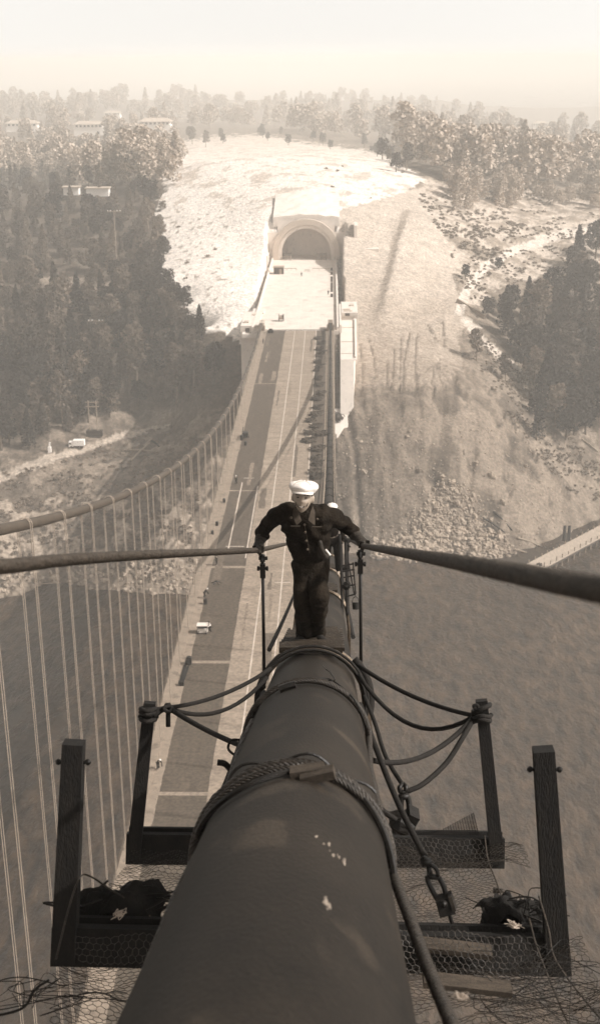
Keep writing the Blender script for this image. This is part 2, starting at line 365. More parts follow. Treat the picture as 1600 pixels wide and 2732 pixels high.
alb = np.where((px < 600) & (py > 1330) & (py < 1500) & (nA+nB*.6 > .1), .22, alb)
alb = np.where((px < 800) & (py > 1500), .15, alb)
alb = np.where((px > 1100), .10+.07*(nA > .1), alb)
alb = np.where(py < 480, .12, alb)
lclear = [(110, 740), (400, 745), (420, 800), (300, 800), (260, 860), (210, 800), (120, 790)]
alb = np.where(inn(lclear), .19, alb)
alb = np.where(mr_, .36-.17*(nA+nB*.5 > .08), alb)
alb = np.where(mt, .15-.07*(nB+nA > .15), alb)
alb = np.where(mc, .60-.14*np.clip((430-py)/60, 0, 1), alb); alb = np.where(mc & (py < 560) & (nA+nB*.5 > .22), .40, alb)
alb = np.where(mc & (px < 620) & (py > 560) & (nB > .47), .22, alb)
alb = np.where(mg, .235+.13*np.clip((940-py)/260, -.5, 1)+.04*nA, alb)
for pl_ in TRK: alb = np.where(mg & (dpl0(pl_)+nB*2.5 < 2.3), .11, alb)
alb = np.where(mg & (py > 560) & (py < 860) & (np.abs(px-(1072-(py-600)*.28)+nA*14) < 9), .27, alb)  # shade of the mound's left slope painted into the earth colour
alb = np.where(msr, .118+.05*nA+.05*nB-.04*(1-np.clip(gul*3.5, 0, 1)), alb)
alb = np.where(msr & (px > 1130) & (py > 1040) & (px < 1500) & (nA > -.15), .15, alb)
def dpl(pl):
    d = np.full(px.shape, 1e9)
    for (x0, y0), (x1, y1) in zip(pl, pl[1:]):
        t = np.clip(((px-x0)*(x1-x0)+(py-y0)*(y1-y0))/((x1-x0)**2+(y1-y0)**2), 0, 1)
        d = np.minimum(d, np.hypot(px-x0-t*(x1-x0), (py-y0-t*(y1-y0))))
    return d
rroad = [(1225, 830), (1245, 770), (1290, 715), (1370, 668), (1470, 632), (1640, 600)]
lroad = [(-60, 1290), (60, 1252), (130, 1228), (230, 1194), (330, 1162), (450, 1135)]
alb = np.where(dpl(rroad)+nA*6 < 13, .46, alb)
alb = np.where((dpl([(1235, 850), (1300, 920), (1400, 1010), (1500, 1085)])+nA*14 < 9), .42, alb)
alb = np.where(dpl(lroad)+nA*6 < np.where(px < 150, 14, 7), .30, alb)
alb = np.clip(alb, .04, .7)
vs = np.stack([GX, GY, GZ], -1).reshape(-1, 3)
idx = np.arange(NS*NY).reshape(NY, NS)
fs = np.stack([idx[:-1, :-1], idx[:-1, 1:], idx[1:, 1:], idx[1:, :-1]], -1).reshape(-1, 4)
me = bpy.data.meshes.new('hillside'); me.vertices.add(len(vs)); me.vertices.foreach_set('co', vs.ravel())
me.loops.add(fs.size); me.loops.foreach_set('vertex_index', fs.ravel().astype(np.int32))
me.polygons.add(len(fs)); me.polygons.foreach_set('loop_start', (np.arange(len(fs))*4).astype(np.int32)); me.update(calc_edges=True); me.validate()
me.polygons.foreach_set('use_smooth', [True]*len(me.polygons))
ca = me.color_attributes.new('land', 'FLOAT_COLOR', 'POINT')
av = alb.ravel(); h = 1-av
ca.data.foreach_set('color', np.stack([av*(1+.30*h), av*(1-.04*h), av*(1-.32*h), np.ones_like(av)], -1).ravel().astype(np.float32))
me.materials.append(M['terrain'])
o = bpy.data.objects.new('hillside', me); COL.objects.link(o); tag(o, 'earth hillside of the island with a pale bare cutting and tipped scree', kind='structure')
def gheight(x, y):
    t = (max(0.0, math.log(max(y, 288.01)/288)/math.log(3500/288)))**(1/1.25)*(NY-1); i = int(min(t, NY-2)); a = min(1, t-i)
    u = (x/y-ss[0])/(ss[1]-ss[0]); u = min(max(u, 0), NS-1.001); j = int(u); b_ = u-j
    return float((GZ[i, j]*(1-b_)+GZ[i, j+1]*b_)*(1-a)+(GZ[i+1, j]*(1-b_)+GZ[i+1, j+1]*b_)*a)
def hit(px, py, y0=292, y1=3000):                           # where the sight line through a photo point meets the ground
    q = ray(px, py); y = y0; dy = 3.0
    while y < y1:
        P = C+q*(y/q[1])
        if P[2] < gheight(P[0], y):
            for _ in range(4):
                dy /= 2; P2 = C+q*((y-dy)/q[1])
                if P2[2] < gheight(P2[0], y-dy): y -= dy
            P = C+q*(y/q[1]); return np.array([P[0], P[1], gheight(P[0], P[1])])
        y += dy; dy = 3.0 if y < 600 else 8.0
    return None

# water and air
mb = MB(); rr = 14000
mb.add([(-rr, -2000, -60), (rr, -2000, -60), (rr, 20000, -60), (-rr, 20000, -60)], [(0, 1, 2, 3)])
tag(mb.build('water', M['water']), 'rippled grey bay water under the bridge', kind='structure')
mh = bpy.data.materials.new('haze_air'); mh.use_nodes = True; nt = mh.node_tree; nt.nodes.clear()
out = nt.nodes.new('ShaderNodeOutputMaterial'); pv = nt.nodes.new('ShaderNodeVolumePrincipled')
pv.inputs['Color'].default_value = (1, .955, .892, 1); pv.inputs['Density'].default_value = HAZE = .0005; pv.inputs['Anisotropy'].default_value = 0
nt.links.new(pv.outputs[0], out.inputs['Volume'])
mb = MB(); mb.box((0, 9000, 10), (27000, 21000, 144)); tag(mb.build('haze', mh), 'pale sea haze over the bay and the island', kind='stuff')

# ------------------------------------------------------------------ bridge deck
deck = MB(); Y0, Y1 = 20, 364
deck.box((-9.9, (Y0+Y1)/2, -.35), (21.9, Y1-Y0, .7)); deck = tag(deck.build('bridge_deck', M['deckpale']), 'roadway deck of the suspension bridge under construction', kind='structure')
def sheet(name, x0, x1, y0, y1, z, m, parent=deck):
    mb = MB(); n_ = max(1, int((y1-y0)/20)); vs = []; fs = []
    for i in range(n_+1):
        y = y0+(y1-y0)*i/n_; vs += [(x0, y, z), (x1, y, z)]
        if i: fs.append((2*i-2, 2*i-1, 2*i+1, 2*i))
    mb.add(vs, fs); return mb.build(name, m, parent)
mb = MB(); mb.box((-20.2, (Y0+Y1)/2, .07), (1.25, Y1-Y0, .14)); mb.build('walkway', M['deckwalk'], deck)
mb = MB(); mb.box((.15, (Y0+Y1)/2, .07), (1.5, Y1-Y0, .14)); mb.build('walkway', M['deckwalk'], deck)
sheet('walkway_margin', -19.57, -18.6, Y0, Y1, .004, M['deckwalk'])
def ragged(name, x0, x1, y0, y1, z, m, amp):
    n_ = int((y1-y0)/.5); mb = MB(); vs = []; fs = []
    for i in range(n_+1):
        y = y0+(y1-y0)*i/n_; e0 = amp*mnoise.noise((y*.35, x0, z))+amp*.6*mnoise.noise((y*1.7, x0, z)); e1 = amp*mnoise.noise((y*.3, x1, z))+amp*.5*mnoise.noise((y*1.9, x1, z)); vs += [(x0+e0, y, z), (x1+e1, y, z)]
        if i: fs.append((2*i-2, 2*i-1, 2*i+1, 2*i))
    mb.add(vs, fs); return mb.build(name, m, deck)
for a, b_ in [(20, 117.3), (118.0, 148.9), (149.7, 181.8), (182.7, 219), (219.5, 300), (300.5, 364)]: ragged('asphalt_lane', -18.5, -13.2, a, b_, .006, M['deckdark'], .09)
for k in range(24):                                          # poured patches and tar stains on the open roadway
    y = random.uniform(60, 350); x = random.choice((random.uniform(-17.8, -14), random.uniform(-12.6, -4.6), random.uniform(-12.6, -4.6))); w_ = random.uniform(.3, 1.3); l_ = random.uniform(4, 22)
    ragged('roadway_patch', max(x-w_/2, -18.3), min(x+w_/2, -4.4), y, y+l_, .0075, M['patchdk'] if (x < -13.2) == (k % 3 != 0) else M['patchlt'], .25)
ragged('asphalt_lane', -4.0, -1.3, 20, 364, .006, M['deckdark'], .09)
for x in (-10.35, -7.3, -4.14): sheet('lane_line', x-.09, x+.09, 20, 364, .010, M['line'])
for x, a, b_ in [(-16.5, 188, 224), (-13.45, 186, 222)]: sheet('chalk_line', x-.1, x+.1, a, b_, .012, M['line'])
for x0, x1, y in [(-17.2, -14.2, 188.4), (-17.0, -13.8, 189.7), (-17, -14, 191), (-16.4, -14.4, 226.5), (-8.4, -6, 176), (-9.8, -6, 206)]: sheet('chalk_line', x0, x1, y, y+.22, .014, M['line'])
mb = MB()
for x in (-20.75, .85):
    mb.box((x, 192, -.55), (.35, 344, .7)); mb.box((x, 192, -8.5), (.35, 344, .7))
    for i in range(35):
        y = 22+i*9.9
        mb.box((x, y, -4.5), (.3, .4, 7.3)); mb.beam((x, y, -.7 if i % 2 else -8.3), (x, y+9.9, -8.3 if i % 2 else -.7), .3, .35)
for i in range(70): mb.box((-9.9, 22+i*4.95, -.98), (21.1, .3, .55))
mb.build('stiffening_truss', M['truss'], deck)
# far end: bare deck over the anchorage and the approach to the tunnel
mb = MB(); mb.box((-10.3, 432.4, -.6), (25.6, 136.6, 1.2)); ap = tag(mb.build('approach_road', M['deckfar']), 'bright bare concrete approach road between the bridge end and the tunnel', kind='structure')
for x in (-9.5, -5.4): sheet('lane_line', x-.12, x+.12, 370, 470, .008, M['concrete'], ap)
mb = MB(); mb.box((-22.85, 432, .45), (.5, 135, .9)); mb.build('parapet', M['concrete'], ap)
mb = MB(); mb.box((2.15, 432, .45), (.5, 135, .9)); mb.build('parapet', M['concrete'], ap)
mb = MB(); mb.box((-10.3, 364.6, .06), (21, .35, .12)); mb.build('expansion_joint', M['heap'], ap)
mb = MB()
for y in (380, 405, 430, 455, 480): mb.box((-10.3, y, -16), (24, 1.6, 29.5))
mb.build('support_wall', M['concdk'], ap)

def block(name, boxes, m, label, cat, extra=()):
    mb = MB()
    for c, s_ in boxes: mb.box(c, s_)
    o = tag(mb.build(name, m), label, cat)
    for nm, bx, mm in extra:
        mb = MB()
        for c, s_ in bx: mb.box(c, s_)
        mb.build(nm, mm, o)
    return o
block('cable_anchorage', [((-23.9, 378, -16), (5.2, 22, 33.6)), ((-22.6, 392.6, -14), (3.6, 7, 29))], M['concrete'], 'white concrete anchorage block at the far end of the left cable', 'anchorage',
      [('doorway', [((-24.5, 366.94, -.6), (1.2, .15, 1.5))], M['dark']), ('ledge', [((-23.7, 365.2, -1.5), (4.4, 3.4, 1.1))], M['concrete']), ('roof_hatch', [((-25.0, 372, 1.05), (1.4, 1.8, .5))], M['concdk']), ('roof_hatch', [((-23.4, 384, .95), (1.0, 2.6, .35))], M['concdk'])])
block('cable_anchorage', [((5.9, 395, -16), (5.0, 18, 34.2)), ((2.95, 384, -.2), (.6, 34, 2.4)), ((5.9, 385.7, .6), (5.0, .5, 1.0))], M['concrete'], 'white concrete anchorage block beside the far end of the near right cable', 'anchorage',
      [('doorway', [((5.2, 385.4, .5), (1.4, .15, .8))], M['dark']), ('roof_hatch', [((5.0, 390, 1.25), (2.2, 1.0, .4))], M['concdk']), ('roof_hatch', [((5.4, 387.5, 1.25), (2.6, .8, .4))], M['concdk']), ('roof_hatch', [((6.8, 397, 1.3), (1.2, 2.2, .5))], M['concdk'])])
he = hit(928, 1118); 
mb = MB(); ye, ze = float(he[1]), float(he[2]); pr = [(386, -1.0), (372, -10.5), (371.8, -11), (min(ye, 366), ze-.5), (min(ye, 366), -40), (386, -40)]; k_ = len(pr)
mb.add([(3.0, y, z) for y, z in pr]+[(8.0 if z > -11 and z > -20 else 7.0, y, z) for y, z in pr], [tuple(range(k_)), tuple(range(2*k_-1, k_-1, -1))]+[(i, k_+i, k_+(i+1) % k_, (i+1) % k_) for i in range(k_)])
bt = tag(mb.build('sloped_anchorage_face', M['concrete']), 'pale front face of the right anchorage, sloped to catch sun, ending on the scree', 'anchorage face')  # front face of the anchorage, its slope added to catch more sun
mb = MB(); mb.beam((7.5, 385.6, -.9), (7.5, 372.4, -9.9), .35, .5); mb.build('kerb', M['concrete'], bt)
for y in (383, 378, 374):
    mb = MB(); z = -1.0-(386-y)*.6786; mb.box((5.2, y, z+.02), (4.0, .15, .2)); mb.build('joint_rib', M['concdk'], bt)

# tunnel portal
def arch_pts(r, leg, cx, n_=24):
    return [(cx-r, 0)]+[(cx-r*math.cos(math.pi*i/n_), leg+r*math.sin(math.pi*i/n_)) for i in range(n_+1)]+[(cx+r, 0)]
PX, PY = -9.6, 501.5
def arch_solid(ri, ro, leg, y0, y1):
    a = arch_pts(ri, leg, PX); b_ = arch_pts(ro, leg, PX); mb = MB(); n_ = len(a); vs = []
    for (x, z) in a: vs += [(x, y0, z), (x, y1, z)]
    for (x, z) in b_: vs += [(x, y0, z), (x, y1, z)]
    fs = []
    for i in range(n_-1):
        fs += [(2*i, 2*i+2, 2*i+3, 2*i+1), (2*n_+2*i, 2*n_+2*i+1, 2*n_+2*i+3, 2*n_+2*i+2), (2*i, 2*n_+2*i, 2*n_+2*i+2, 2*i+2), (2*i+1, 2*i+3, 2*n_+2*i+3, 2*n_+2*i+1)]
    mb.add(vs, fs); return mb
mb = MB(); a = arch_pts(11.2, 2.6, PX); vs = []; fs = []                    # headwall with the arch cut out
top = [(-33, 18.5), (14, 18.5)]
for (x, z) in a:
    zz = 15.2; xx = x
    vs += [(x, PY+1, z), (xx, PY+1, zz)]
for i in range(len(a)-1): fs.append((2*i, 2*i+1, 2*i+3, 2*i+2))
mb.add(vs, fs); mb.box((-23.0, PY+1.5, 4), (4.4, 1.0, 13)); mb.box((3.8, PY+1.5, 4), (4.4, 1.0, 13))
port = tag(mb.build('tunnel_portal', M['portal']), 'round arched concrete tunnel portal in the pale cutting at the road end', 'tunnel')
arch_solid(11.0, 13.2, 2.6, PY-1.2, PY+.9).build('arch_ring', M['concdk'], port)
arch_solid(9.7, 10.99, 2.4, PY-.2, PY+1.2).build('arch_ring', M['concrete'], port)
arch_solid(9.6, 9.69, 2.3, PY+.1, PY+12).build('tunnel_lining', M['concdk'], port)
mb = MB(); vs = []; fs = []
for i in range(15):
    for j in range(11): x = -22.6+26*j/10; y = PY+1.9+28*i/14; vs.append((x, y, 15.6+.22*(y-PY)+.5*mnoise.noise((x*.3, y*.3, 5))+1.2*math.cos((x+9.6)*.11)))
for i in range(14):
    for j in range(10): a_ = i*11+j; fs.append((a_, a_+1, a_+12, a_+11))
n0 = len(vs); vs += [(v_[0], v_[1], 12.6) for v_ in vs[:11]]; fs += [(j, n0+j, n0+j+1, j+1) for j in range(10)]
mb.add(vs, fs); mb.build('earth_cover', M['cover'], port)
mb = MB(); mb.box((-9.6, PY+12.5, 6), (24, .8, 16)); mb.build('added_end_wall', M['concrete'], port)  # pale wall added close behind the mouth to brighten the opening
mb = MB(); mb.box((-9.6, PY+6.5, -.4), (19.1, 11, .8)); mb.build('tunnel_floor', M['deckfar'], port)
block('retaining_wall', [((9.6, 496, 6), (1.2, 12, 17)), ((14.2, 485, 1), (8, 9, 12)), ((12.4, 474, -2), (5.4, 9, 9))], M['concrete'], 'stepped white retaining walls right of the tunnel portal', 'wall')
block('retaining_wall', [((-28.6, 492, -1), (9, 10, 9)), ((-27, 480, -5), (6.5, 9, 9))], M['concrete'], 'low white retaining walls left of the tunnel portal', 'wall')

# ------------------------------------------------------------------ main cables
ys = list(np.linspace(-5, 30, 60))+list(np.linspace(31, 368, 120))
mb = MB(); mb.tube([cpt(y) for y in ys], .366, 56); near = tag(mb.build('main_cable', M['cable'], smooth=True), 'thick dark main cable the workman stands on, running down to the island', 'bridge cable')
mb = MB(); mb.tube([cpt(y, 0, 0, -20.1) for y in np.linspace(-5, 368, 200)], .366, 24); far = tag(mb.build('main_cable', M['cablefar'], smooth=True), 'far main cable sweeping down left with hangers below it', 'bridge cable')
def band(y, x0, parent, detail, mm, L_=1.0):
    mb = MB(); t = cpt(y+.5)-cpt(y-.5); t /= np.linalg.norm(t); c = cpt(y, 0, 0, x0)
    prof = [(-.5, .37), (-.5, .425), (-.44, .435), (-.42, .40), (-.16, .40), (-.15, .43), (-.06, .43), (-.05, .40), (.05, .40), (.06, .43), (.15, .43), (.16, .40), (.42, .40), (.44, .435), (.5, .425), (.5, .37)]
    P = [c+t*(a*L_) for a, r in prof]; mb.tube(P, [r for a, r in prof], 40 if detail else 14, cap=False)
    o = mb.build('cable_band', mm, parent, smooth=False)
    return o, c, t
for k in range(35):
    y = 9.95+10.1*k
    if y > 352: break
    o_, c, t = band(y, 0, near, k < 3, M['steel'] if k < 6 else M['truss'], 2.1 if k < 5 else 1.0)
    n_ = cpt(y, 0, 1)-cpt(y); n_ /= np.linalg.norm(n_)
    if k < 5:                                                # bolted flange on top of the band: a row of through bolts
        mb = MB(); rot = Matrix([(1, 0, 0), (0, t[1], n_[1]), (0, t[2], n_[2])])
        mb.box(c+n_*.392, (.32, 2.0, .05), rot); mb.build('band_flange', M['steel'], o_)
        mb = MB()
        for j in range(9):
            q_ = c+t*(-.93+.232*j)+n_*.415
            mb.beam(q_-np.array([.205+.008*(8-j), 0, 0]), q_+np.array([.215+.004*(8-j), 0, 0]), .11, .05)
            for sx in (-1, 1): mb.tube([q_+np.array([sx*.235, 0, 0]), q_+np.array([sx*.262, 0, 0])], .03, 6)
        mb.build('clamp_bolt_row', M['rib'], o_)
def hanger(y, x0, z1, label, grp, m, loop=True):
    e = empty('hanger_rope', cpt(y, 0, 0, x0), label, 'hanger', grp)
    for dy in ((-.24, .24) if x0 < -1 else (-.12, .12)):
        for sx in (-1, 1):
            top_ = [cpt(y+dy, sx*a, .46 if x0 < -1 else .425, x0) for a in np.linspace(0, 1.45, 7 if loop else 4)]
            mb = MB(); mb.tube(top_+[(x0+sx*.455, y+dy, top_[-1][2]-.3), (x0+sx*.455, y+dy, z1)], .031, 6 if y < 40 else 4, cap=False)
            mb.build('rope_leg', m, e)
    return e
for k in range(35):
    y = 37+10.1*k
    if y > 354: break
    band(y, -20.1, far, False, M['cablefar'])
for k in range(31):
    y = 47.1+10.1*k
    if y > 350: break
    hanger(y, -20.1, .15, 'pair of looped pale steel hangers dropping from the far left cable to the deck edge', 'hangers of the far left cable', M['hanger'])
for k in range(33):
    y = 9.95+10.1*k
    if y > 345: break
    hanger(y-.92, 0, .15, 'pair of steel hanger loops over the near cable %s' % ('under the workman boots' if k == 0 else 'beyond the workman'), 'hangers of the near cable', M['steelshine'] if k < 7 else M['steel'])
for x in (-20.1, 0):                                         # splay saddles where the cables meet the deck
    mb = MB(); mb.box((x, 366, 1.2), (1.5, 4.5, 2.3)); mb.box((x-.9, 364, .8), (.3, 2, 1.6)); mb.box((x+.9, 364, .8), (.3, 2, 1.6))
    tag(mb.build('cable_saddle', M['concdk'] if x < -1 else M['deckwalk']), 'concrete saddle holding the end of the %s cable' % ('left' if x < -1 else 'right'), 'saddle')
for dx, dz, y0, y1, lab in [(-.75, -1.15, 24, 362, 'dark catwalk rope hanging close left of the near cable'), (-1.15, -1.2, 24, 362, 'outer dark catwalk rope left of the near cable'), (.62, -.9, 24, 356, 'thin dark catwalk rope right of the near cable')]:
    mb = MB(); mb.tube([(dx, y, cz(y)+dz) for y in np.linspace(y0, y1, 90)], .05, 6); tag(mb.build('catwalk_rope', M['dkrope']), lab, 'rope', 'catwalk ropes')

# ------------------------------------------------------------------ hand ropes and their stanchions
hl = V(690, 1468, 10.0); hr = V(967, 1456, 10.0)
L2 = at_y(787, 1446, 20.2); R2 = at_y(928, 1438, 20.2); L3 = np.array([-.44, 30.3, cz(30.3)+1.3]); R3 = np.array([.44, 30.3, cz(30.3)+1.3])
for nm, pts in (('l', [V(-420, 1530, 2.4), V(0, 1512, 3.3), V(180, 1494, 4.2), V(400, 1480, 5.7), V(600, 1472, 8.4), hl, (hl+L2)/2-np.array([0, 0, .10]), L2, (L2+L3)/2-np.array([0, 0, .1]), L3]),
                ('r', [V(2500, 1705, 1.05), V(1640, 1578, 1.72), V(1400, 1535, 2.35), V(1230, 1502, 3.25), V(1100, 1479, 4.9), hr, (hr+R2)/2-np.array([0, 0, .10]), R2, (R2+R3)/2-np.array([0, 0, .1]), R3])):
    mb = MB(); ih = 5; P5 = pts[ih]; P6 = pts[ih+2]; twisted(mb, spline(pts[:ih+1], 10)+[P5+(P6-P5)*t for t in (.1, .3, .5, .7, .9, 1)]+pts[ih+3:], .0215, 6, .16, 6)
    tag(mb.build('hand_rope', M['handrope'], smooth=True), 'wire hand rope under the workman %s hand, running out of the picture on the %s' % (('right', 'left') if nm == 'l' else ('left', 'right')), 'rope')
def stanchion(top_, bot, label, s=1.0):
    top_ = np.array(top_); bot = np.array(bot); e = empty('hand_rope_stanchion', bot, label, 'stanchion')
    mb = MB(); mb.tube([bot, top_-(top_-bot)*.05], .0135*s, 10); mb.build('rod', M['steel'], e, smooth=True)
    d = (top_-bot)/np.linalg.norm(top_-bot)
    mb = MB(); mb.box(top_-d*.16, (.042, .035, .12)); mb.tube([top_-d*.14+np.array([-.045, 0, 0]), top_-d*.14+np.array([.045, 0, 0])], .013, 8)
    for sx in (-1, 1): mb.tube([top_-d*.14+np.array([sx*.026, 0, 0]), top_-d*.14+np.array([sx*.044, 0, 0])], .021, 6)
    mb.tube([top_-d*.05+np.array([-.03, 0, 0]), top_-d*.05+np.array([.04, 0, 0])], .016, 8); mb.box(top_-d*.05, (.04, .04, .05))
    mb.build('clamp', M['steel'], e)
    mb = MB(); mb.tube([top_-d*.06+np.array([0, math.cos(a)*.035, math.sin(a)*.035]) for a in np.linspace(-1.2, 4.3, 10)], .012, 6); mb.build('eye', M['steel'], e)
stanchion(hl+np.array([.03, 0, -.02]), V(705, 1835, 10.5), 'black steel stanchion holding the hand rope under the glove on the left')
stanchion(hr+np.array([-.02, 0, -.02]), V(963, 1840, 10.5), 'black steel stanchion holding the hand rope under the glove on the right')
stanchion(R2, (.46, 20.2, cz(20.2)), 'dark stanchion further down right of the workman behind his arm')
stanchion(L2, (-.46, 20.2, cz(20.2)), 'dark stanchion further down hidden behind the workman')
stanchion(R3, (.46, 30.3, cz(30.3)), 'small dark stanchion furthest down on the right of the cable')

# ------------------------------------------------------------------ rope slings wrapped over the near cable
def wrap(y, a0, a1, r, n=40, dy=0.0):
    return [cpt(y+dy*(a/2.0)**2*(1 if a < 0 else .6), a, r) for a in np.linspace(a0, a1, n)]
mb = MB(); twisted(mb, [V(330, 2740, 3.35), V(395, 2590, 3.8), V(470, 2400, 4.4), V(535, 2270, 4.9)]+wrap(4.12, -1.75, 1.75, .388, 40, .05)+[V(1046, 2330, 4.7), V(1092, 2450, 4.2), V(1140, 2580, 3.8), V(1215, 2760, 3.3)], .021, 6, .13, 6); twisted(mb, wrap(4.21, -1.6, 1.5, .384, 40, .02), .016, 5, .11, 5); twisted(mb, wrap(4.06, -1.3, 1.7, .384, 40, .10), .014, 5, .10, 5)
sl = tag(mb.build('wire_rope_sling', M['rope'], smooth=True), 'thick twisted wire rope sling laid over the cable nearest the camera', 'rope sling')
mb = MB(); mb.tube([cpt(4.0+.1*math.sin(a*3), a, .385) for a in np.linspace(-1.2, 1.5, 40)], .012, 6); mb.tube([cpt(4.22, a, .40+.02*math.sin(a*9)) for a in np.linspace(-.8, .9, 30)], .006, 5)
mb.build('loose_strand', M['steel'], sl)
mb = MB()
for a, y in ((.16, 3.98), (.26, 3.95)): mb.box(cpt(y, a, .395), (.13, .055, .035), Matrix.Rotation(-a, 3, 'Y'))
mb.build('wood_chock', M['timberlight'], sl)
mb = MB(); twisted(mb, [V(560, 2250, 5.3), V(606, 2110, 6.0), V(650, 1975, 7.0), V(675, 1925, 7.5)]+wrap(6.95, -1.5, 1.5, .395, 36, .1)+[V(985, 2050, 6.9), V(1010, 2160, 6.0)], .021, 6, .13, 5)
sl2 = tag(mb.build('wire_rope_sling', M['rope'], smooth=True), 'thinner twisted wire rope sling over the cable, the second one from the camera', 'rope sling')
mb = MB(); mb.tube([cpt(6.85, a, .385) for a in np.linspace(-.45, -.18, 5)], .028, 6); mb.build('splice_sleeve', M['steel'], sl2)
mb = MB(); mb.tube(spline([cpt(7.05, .1, .385), cpt(7.1, .35, .40), cpt(7.0, .42, .43), cpt(7.22, .34, .44), cpt(7.45, .36, .42), cpt(7.42, .28, .43), cpt(7.7, .22, .42)], 5), .004, 5)
mb.tube(spline([cpt(7.07, .15, .40), cpt(7.1, .4, .41), cpt(6.9, .8, .41), cpt(6.6, 1.2, .40)], 5), .005, 5); mb.build('loose_wire', M['steel'], sl2)
mb = MB()
for k in range(3): mb.tube([cpt(8.75+.09*k, a, .425+.02*(k % 2)) for a in np.linspace(-1.7, 1.9, 30)]+[cpt(8.2+.1*k, 2.2, .45)], .012, 8)
mb.tube([cpt(9.0, a, .47) for a in np.linspace(.8, 2.0, 12)], .035, 8)
tag(mb.build('lashing_ropes', M['dkrope'], smooth=True), 'bunch of dark lashing ropes round the cable just below the workman boots', 'lashing')
# long diagonal ropes on both flanks
def rope(pts, r, m, label, name='rope', n=8, sp=True, group=None):
    mb = MB(); mb.tube(spline(pts, n) if sp else pts, r, 8); return tag(mb.build(name, M[m], smooth=True), label, 'rope', group)
rope([V(705, 1850, 9.2), V(655, 1960, 8.2), V(612, 2080, 6.9), V(560, 2200, 6.0), V(470, 2420, 5.1), V(350, 2720, 4.2)], .028, 'dkrope', 'dark rope running down the left flank of the near cable')
rope([V(648, 1975, 7.7), V(618, 1975, 7.6), V(610, 2000, 7.6), V(640, 2025, 7.5), V(632, 2035, 7.4)], .008, 'dkrope', 'small bent wire end sticking out left of the cable')
rope([V(625, 2065, 6.9), V(606, 2043, 6.9), V(595, 2036, 6.9), V(580, 2034, 6.9)], .018, 'dkrope', 'stub of frayed dark rope sticking out left of the cable')
rope([V(600, 2112, 6.5), V(575, 2120, 6.5), V(563, 2135, 6.5)], .01, 'dkrope', 'bent hook of wire poking out left of the cable, below the rope stub')
rope([V(972, 1858, 9.6), V(1000, 1930, 9.2), V(1022, 2002, 8.9), V(1045, 2050, 8.6), V(1072, 2092, 8.4)], .016, 'dkrope', 'thin rope running from the cable band down to the rope knot at right')
rope([V(960, 1880, 8.6), V(1000, 1990, 8.0), V(1060, 2140, 7.4), V(1135, 2292, 6.9)], .019, 'dkrope', 'long straight rope slanting down right to the wire cutter block')
rope([V(1002, 2148, 7.6), V(1030, 2170, 7.6), V(1056, 2188, 7.6)], .018, 'dkrope', 'short rope from the cable to the dark pulley block')

# catwalk frames of timber
def catframe(lt, lb, rt, rb, beam_l, beam_r, w, label, hb):
    e = empty('catwalk_trestle', (np.array(lb)+np.array(rb))/2, label, 'trestle')
    for t_, b_, in ((lt, lb), (rt, rb)):
        mb = MB(); mb.beam(b_, t_, w*1.12, w*1.12, up=(0, 1, .3), w2=w*.95, h2=w*.95); p = mb.build('post', M['timber'], e)
        d = np.array(b_)-np.array(t_); mb = MB(); q = np.array(t_)+d*.09; mb.tube([q-np.array([w*.68, 0, 0]), q+np.array([w*.68, 0, 0])], .010, 6)
        for sx in (-1, 1): mb.ball(q+np.array([sx*w*.68, 0, 0]), .017, 6, 5)
        mb.build('bolt', M['steel'], p)
    mb = MB(); mb.beam(beam_l, beam_r, .09, hb, up=(0, .4, 1)); mb.build('cross_beam', M['timber'], e)
    mb = MB(); off = np.array([0, .11, .0]); mb.beam(np.array(beam_l)+off, np.array(beam_r)+off, .05, hb*.8, up=(0, .4, 1)); mb.build('cross_beam', M['timber'], e)
    return e
catframe(V(400, 1874, 8.7), V(356, 2290, 8.8), V(1283, 1868, 8.8), V(1326, 2300, 8.9), V(338, 2262, 8.85), V(1342, 2274, 8.95), .085, 'timber catwalk frame with roped posts, the one farther from the camera', .21)
catframe(V(198, 1980, 6.45), V(172, 2560, 6.6), V(1448, 1998, 6.5), V(1488, 2590, 6.7), V(140, 2520, 6.6), V(1500, 2548, 6.7), .112, 'heavy timber catwalk frame nearest the camera', .20)
# ropes from the cable to the post tops
kl = V(449, 1888, 8.7); kr = V(1266, 1910, 8.75)
mb = MB(); mb.ball(kl, .035, 8, 6, jit=.15); mb.tube([kl, V(449, 1938, 8.72)], .018, 6); mb.tube(spline([V(455, 1882, 8.66), V(436, 1890, 8.62), V(452, 1900, 8.62), V(460, 1888, 8.66)], 5), .014, 6); k_ = tag(mb.build('rope_knot', M['dkrope'], smooth=True), 'dark knot with a hanging end beside the left roped post', 'knot')
mb = MB()
for py_ in (1893, 1902, 1921): mb.tube(spline([V(378, py_, 8.6), V(392, py_+5, 8.56), V(410, py_, 8.6), V(414, py_-3, 8.74), V(395, py_-6, 8.82), V(377, py_-3, 8.74), V(378, py_, 8.6)], 4), .017, 6)
tag(mb.build('rope_lashing', M['dkrope'], smooth=True), 'turns of dark rope lashed round the top of the left roped post', 'lashing')
mb = MB()
for py_, t_ in ((1895, -12), (1910, 3), (1918, 6)): mb.tube(spline([V(1262, py_+8, 8.7), V(1284, py_+t_*.3, 8.66), V(1303, py_+t_, 8.7), V(1304, py_+t_-4, 8.85), V(1284, py_-6, 8.92), V(1264, py_, 8.85), V(1262, py_+8, 8.7)], 4), .017, 6)
tag(mb.build('rope_lashing', M['dkrope'], smooth=True), 'turns of dark rope lashed round the top of the right roped post', 'lashing')
